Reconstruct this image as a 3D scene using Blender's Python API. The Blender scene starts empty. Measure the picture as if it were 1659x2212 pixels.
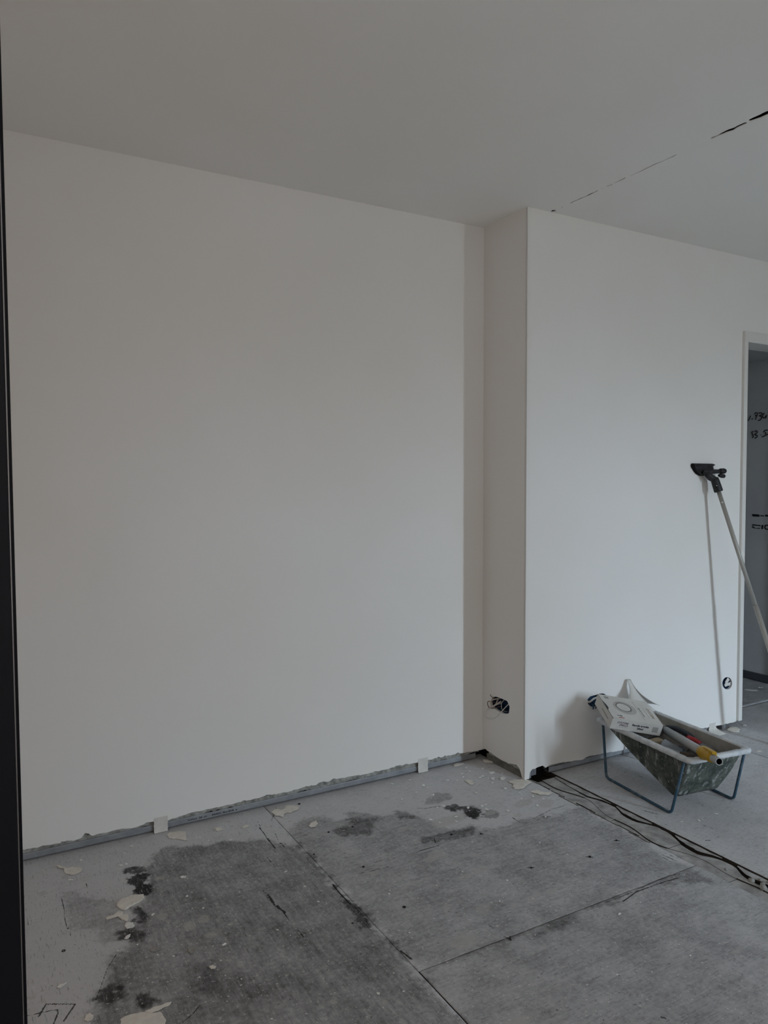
import bpy, bmesh, math, random
import numpy as np
from mathutils import Vector, Matrix
random.seed(7)
SC = bpy.context.scene
COL = SC.collection

# ------------------------------------------------------------------ camera, world, light, exposure
YAW, PITCH, ROLL, EYE = 0.514843, 0.0405381, -0.0023233, 1.32354
F = Vector((math.sin(YAW)*math.cos(PITCH), math.cos(YAW)*math.cos(PITCH), -math.sin(PITCH)))
R0 = Vector((math.cos(YAW), -math.sin(YAW), 0)); U0 = R0.cross(F)
R = R0*math.cos(ROLL) + U0*math.sin(ROLL); U = R.cross(F)
cd = bpy.data.cameras.new('camera'); cam = bpy.data.objects.new('camera', cd); COL.objects.link(cam)
cd.sensor_fit = 'VERTICAL'; cd.sensor_height = 24.0; cd.lens = 24.0*1613.09/2212; cd.clip_start = 0.02
M = Matrix.Identity(4)
for i in range(3):
    M[i][0], M[i][1], M[i][2] = R[i], U[i], -F[i]
M[2][3] = EYE
cam.matrix_world = M
SC.camera = cam

# overcast daylight outside: bluish sky, dim ground; it enters through the tall narrow window of the rear wall
w = bpy.data.worlds.new('world'); SC.world = w; w.use_nodes = True
nt = w.node_tree; bg = nt.nodes['Background']
tc = nt.nodes.new('ShaderNodeTexCoord'); sx = nt.nodes.new('ShaderNodeSeparateXYZ'); mr = nt.nodes.new('ShaderNodeMapRange'); mr.interpolation_type = 'SMOOTHSTEP'
mr.inputs[1].default_value = -0.06; mr.inputs[2].default_value = 0.10
mx = nt.nodes.new('ShaderNodeMix'); mx.data_type = 'RGBA'
mx.inputs[6].default_value = (0.13, 0.14, 0.14, 1); mx.inputs[7].default_value = (0.615, 0.77, 0.93, 1)
nt.links.new(tc.outputs['Generated'], sx.inputs[0]); nt.links.new(sx.outputs['Z'], mr.inputs[0]); nt.links.new(mr.outputs[0], mx.inputs[0]); nt.links.new(mx.outputs[2], bg.inputs[0])
bg.inputs[1].default_value = 116.0

def area(name, loc, rot, sx, sy, power, col):
    l = bpy.data.lights.new(name, 'AREA'); l.shape = 'RECTANGLE'; l.size = sx; l.size_y = sy
    l.energy = power; l.color = col
    o = bpy.data.objects.new(name, l); COL.objects.link(o); o.location = loc; o.rotation_euler = rot
    return o
SLIT_X, SLIT_W, SLIT_Y = 3.580, 0.16, -1.40
SLIT_Z0, SLIT_Z1 = 0.03, 2.13
portal = area('window_daylight', (SLIT_X, SLIT_Y-0.03, (SLIT_Z0+SLIT_Z1)/2), (math.radians(90), 0, 0), SLIT_W, SLIT_Z1-SLIT_Z0, 1.0, (1, 1, 1))
portal.data.cycles.is_portal = True
# added rear fill light, dressed as a made-up wide window out of view
REAR_FILL = (0.55, 1.55, 2.6, 1.5)   # centre X, centre Z, width, height
area('rear_fill', (REAR_FILL[0], SLIT_Y+0.075, REAR_FILL[1]), (math.radians(90), 0, 0), REAR_FILL[2], REAR_FILL[3], 17.5, (1.0, 0.985, 0.965))
# added warm fill light on the left wall, dressed as a made-up door
area('left_fill', (-0.955, 1.25, 1.25), (0, math.radians(-90), 0), 1.7, 0.8, 3.5, (1.0, 0.64, 0.42))
SC.view_settings.view_transform = 'Standard'; SC.view_settings.look = 'None'
SC.view_settings.gamma = 1.0; SC.view_settings.exposure = -0.18; SC.view_settings.use_curve_mapping = False
SC.cycles.adaptive_threshold = 0.05; SC.cycles.use_light_tree = False
SC.cycles.max_bounces = 7; SC.cycles.diffuse_bounces = 5; SC.cycles.glossy_bounces = 2; SC.cycles.caustics_reflective = False; SC.cycles.caustics_refractive = False

# ------------------------------------------------------------------ dimensions (metres)
H = 2.5                 # ceiling
YM, YR = 2.834, 2.5257  # face of the long wall, face of the projecting wall
XC = 2.1407             # side face of the projecting wall
XW = 4.5685             # hall side wall

# ------------------------------------------------------------------ survey data: world metres (floor X,Y; wall X or Y, Z)
CHIPS = [('tail',[[0.2563,2.7547],[0.2624,2.7373],[0.2741,2.7276],[0.2773,2.7135],[0.2814,2.6796],[0.2924,2.6659],[0.3109,2.6627],[0.3265,2.6725],[0.3313,2.6925],[0.326,2.7056],[0.3051,2.719],[0.2858,2.7185],[0.2754,2.7399],[0.2643,2.7555]]),('foot',[[0.6419,2.7838],[0.6581,2.8129],[0.6846,2.8055],[0.7087,2.7886],[0.7027,2.749],[0.6986,2.7094],[0.6834,2.727],[0.6695,2.7454],[0.6435,2.7648]]),('jagged',[[1.0536,2.7834],[1.0703,2.7997],[1.0853,2.7976],[1.0908,2.7782],[1.1068,2.7852],[1.1241,2.8083],[1.1459,2.8025],[1.1611,2.7871],[1.1675,2.7702],[1.1477,2.7488],[1.1155,2.7415],[1.1085,2.7501],[1.088,2.7415],[1.0746,2.7209],[1.067,2.7377],[1.0564,2.7438],[1.0551,2.7603]]),('oval',[[1.1342,2.5989],[1.1561,2.6222],[1.1781,2.6247],[1.1724,2.5949],[1.1546,2.5784],[1.1382,2.5819]]),('bigstain',[[0.3941,2.3974],[0.4023,2.4176],[0.4168,2.4323],[0.4415,2.4362],[0.4685,2.426],[0.481,2.4214],[0.4715,2.3933],[0.4571,2.3813],[0.4391,2.3742],[0.4264,2.3691],[0.413,2.3597],[0.4029,2.3679]]),('arms',[[0.3531,2.3439],[0.3614,2.3533],[0.3746,2.3505],[0.3904,2.3629],[0.4043,2.3564],[0.3996,2.3433],[0.4173,2.3332],[0.4148,2.3134],[0.404,2.2986],[0.3949,2.3108],[0.3904,2.3367],[0.3748,2.3385],[0.3655,2.3369],[0.3559,2.3331]]),('spiky',[[0.3993,2.2853],[0.4074,2.2921],[0.4209,2.2798],[0.4221,2.2632],[0.4117,2.2557],[0.3985,2.2565],[0.3947,2.2721]]),('leaf',[[0.3824,2.2113],[0.3922,2.2228],[0.4032,2.2252],[0.399,2.2125],[0.387,2.2065]]),('dull',[[0.4363,2.1223],[0.452,2.1297],[0.4617,2.1242],[0.466,2.1094],[0.451,2.1058],[0.4391,2.1105]]),('hook',[[0.5299,2.0873],[0.5541,2.0694],[0.5497,2.0576],[0.5411,2.0463],[0.5293,2.0515],[0.5295,2.0732]]),('sliver',[[0.6101,2.4732],[0.6205,2.4729],[0.6287,2.4642],[0.6239,2.4556],[0.6121,2.4606]]),('bottom',[[0.3127,1.8767],[0.3453,1.8801],[0.3828,1.8655],[0.4049,1.8543],[0.408,1.8323],[0.4042,1.7986],[0.3552,1.8105],[0.3085,1.8531]]),('band',[[0.3709,1.877],[0.3943,1.8808],[0.4185,1.8774],[0.4373,1.8772],[0.4285,1.8668],[0.4069,1.8633],[0.3792,1.8676]]),('pear',[[0.2336,1.9204],[0.2417,1.9373],[0.2517,1.9384],[0.2573,1.9234],[0.2515,1.9101],[0.2416,1.9086]]),('drop',[[0.1895,2.0822],[0.1942,2.0888],[0.2063,2.0876],[0.2147,2.0893],[0.2055,2.0798],[0.1967,2.0736]]),('bean',[[0.5594,1.9646],[0.5706,1.9679],[0.5779,1.9581],[0.5722,1.95],[0.5619,1.9543]]),('wedge',[[0.8156,2.7621],[0.8387,2.7584],[0.8406,2.7288],[0.8173,2.7311]]),('flake',[[0.906,2.7151],[0.9285,2.728],[0.9352,2.7144],[0.9137,2.7044]]),('corner',[[2.0675,2.5468],[2.1021,2.5524],[2.1557,2.5346],[2.1494,2.4914],[2.1175,2.4805],[2.091,2.467],[2.0523,2.4649],[2.0479,2.4999],[2.0739,2.518]]),('cornersmall',[[2.0596,2.6027],[2.0795,2.6087],[2.0879,2.5908],[2.0661,2.5731],[2.053,2.5849]]),('pillow',[[1.9075,2.6555],[1.9316,2.6588],[1.9386,2.6334],[1.9182,2.6031],[1.9042,2.6111]]),('blade',[[2.0606,2.6818],[2.0866,2.6759],[2.0821,2.6604],[2.0591,2.6601]]),('shred',[[2.0813,2.4164],[2.1174,2.4196],[2.1307,2.3881],[2.1581,2.3645],[2.1271,2.3549],[2.1001,2.3743]]),('rectish',[[1.9739,2.8335],[2.0021,2.8412],[2.0242,2.8237],[1.9962,2.8112],[1.9625,2.8117]]),('pileA',[[2.1261,2.8139],[2.148,2.8062],[2.1569,2.7766],[2.1493,2.7616],[2.1247,2.7757],[2.116,2.7952]]),('doorlump',[[3.5559,2.5355],[3.5733,2.538],[3.5913,2.5151],[3.5807,2.4841],[3.5395,2.4591],[3.5046,2.4731],[3.5069,2.5081]]),('doorflake',[[3.6578,2.5242],[3.6762,2.5232],[3.6712,2.5069],[3.6493,2.5006],[3.6468,2.5146]]),('hallstrip',[[4.2909,2.9538],[4.31,2.9533],[4.3549,2.9039],[4.3358,2.8933],[4.2915,2.9404]]),('hallstripb',[[4.4192,2.946],[4.4459,2.9306],[4.4379,2.9219],[4.4113,2.9372]]),('curl',[[3.3483,2.2319],[3.3715,2.2394],[3.38,2.231],[3.3773,2.2222],[3.3658,2.2309]])]
DARK = [([[0.548,2.6857],[0.6219,2.6996],[0.6795,2.6882],[0.7432,2.6517],[0.8094,2.6431],[0.8779,2.6187],[0.9416,2.5972],[0.9808,2.545],[1.0469,2.4707],[1.0449,1.96],[1.0436,1.6133],[1.0426,1.445],[1.0234,1.4047],[0.2463,1.8475],[0.2532,1.8949],[0.263,1.9351],[0.2751,1.9627],[0.2696,1.9799],[0.29,2.034],[0.3169,2.0965],[0.3538,2.1587],[0.3957,2.1877],[0.3935,2.2256],[0.4435,2.3341],[0.4818,2.3974],[0.4949,2.4346],[0.5248,2.5115],[0.517,2.5653],[0.5467,2.6257]],0.49,0.02),([[0.263,2.5558],[0.2931,2.5556],[0.3304,2.4949],[0.3571,2.4708],[0.3968,2.435],[0.3986,2.3597],[0.4171,2.2498],[0.3999,2.1853],[0.3622,2.2069],[0.3344,2.2049],[0.3131,2.2439],[0.3109,2.2914],[0.268,2.3159],[0.2453,2.3575],[0.2493,2.4553]],0.3,0.014),([[0.4558,2.6193],[0.4844,2.6247],[0.5191,2.6023],[0.5193,2.5766],[0.4806,2.5761],[0.459,2.5922]],0.7,0.005),([[0.4709,2.5544],[0.4987,2.557],[0.5123,2.5431],[0.4986,2.4905],[0.5062,2.4627],[0.4907,2.4145],[0.4553,2.4459],[0.4728,2.4817],[0.4598,2.5245]],0.85,0.006),([[0.43,2.3678],[0.4627,2.3544],[0.4646,2.2914],[0.4484,2.2609],[0.4257,2.2936]],0.6,0.01),([[0.3709,2.2572],[0.4171,2.2498],[0.4463,2.2047],[0.4225,2.1815],[0.3636,2.2151]],0.6,0.012),([[0.2821,2.0088],[0.3054,2.0252],[0.3348,2.0009],[0.3315,1.9589],[0.2946,1.9586],[0.2742,1.9702]],0.55,0.012),([[0.3702,1.944],[0.3993,1.942],[0.4147,1.8972],[0.376,1.8913],[0.3638,1.9121]],0.7,0.012),([[0.5266,2.0095],[0.6157,1.918],[0.6824,1.8407],[0.678,1.7685],[0.6113,1.771],[0.5127,1.8773],[0.4691,1.9624]],0.28,0.03),([[1.0572,2.6081],[1.1419,2.6836],[1.2045,2.6662],[1.2496,2.5946],[1.3211,2.5627],[1.4193,2.534],[1.5023,2.5332],[1.5606,2.4623],[1.5588,2.3555],[1.7401,2.2517],[1.9172,2.2489],[2.0328,2.2106],[2.1814,2.2219],[2.1247,1.5811],[1.9159,1.6621],[1.5115,1.6403],[1.3399,1.6475],[1.1355,1.6437],[1.0459,1.6687],[1.0335,1.784],[1.0467,1.9375],[1.0384,2.2281],[1.0475,2.5144]],0.36,0.02),([[1.3118,2.6235],[1.3584,2.6348],[1.3824,2.6019],[1.4193,2.534],[1.3532,2.4732],[1.3128,2.428],[1.2116,2.4693],[1.201,2.5258],[1.2806,2.5147]],0.42,0.012),([[1.4771,2.5477],[1.5342,2.5437],[1.5505,2.4868],[1.525,2.446],[1.4694,2.4778]],0.38,0.01),([[1.6884,2.4845],[1.7388,2.4794],[1.7846,2.4294],[1.7863,2.3706],[1.735,2.3258],[1.7135,2.3563],[1.7281,2.4135],[1.6838,2.4388]],0.75,0.008),([[1.6784,2.5912],[1.7352,2.6221],[1.7783,2.576],[1.7441,2.5329],[1.6529,2.5246],[1.6382,2.543]],0.35,0.008),([[1.7889,2.3502],[1.8332,2.3725],[1.8494,2.3345],[1.8003,2.3066],[1.7736,2.3183]],0.5,0.008),([[1.4633,2.3088],[1.5261,2.306],[1.6407,2.2913],[1.7039,2.2724],[1.6445,2.2382],[1.487,2.2469],[1.4466,2.2701]],0.4,0.008),([[1.0336,2.2178],[1.0458,2.1467],[1.0395,2.0189],[1.0335,1.9132],[1.0105,1.9159],[1.0155,2.0213],[1.0296,2.1812]],0.5,0.008),([[1.755,2.453],[1.8045,2.4448],[1.7994,2.3881],[1.7467,2.342],[1.6916,2.3642]],0.4,0.01),([[1.1747,1.6405],[1.5543,1.6419],[1.9903,1.6419],[1.9173,1.4455],[1.9262,1.2393],[1.6644,1.0673],[1.0254,1.4315]],0.12,0.03)]
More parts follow.
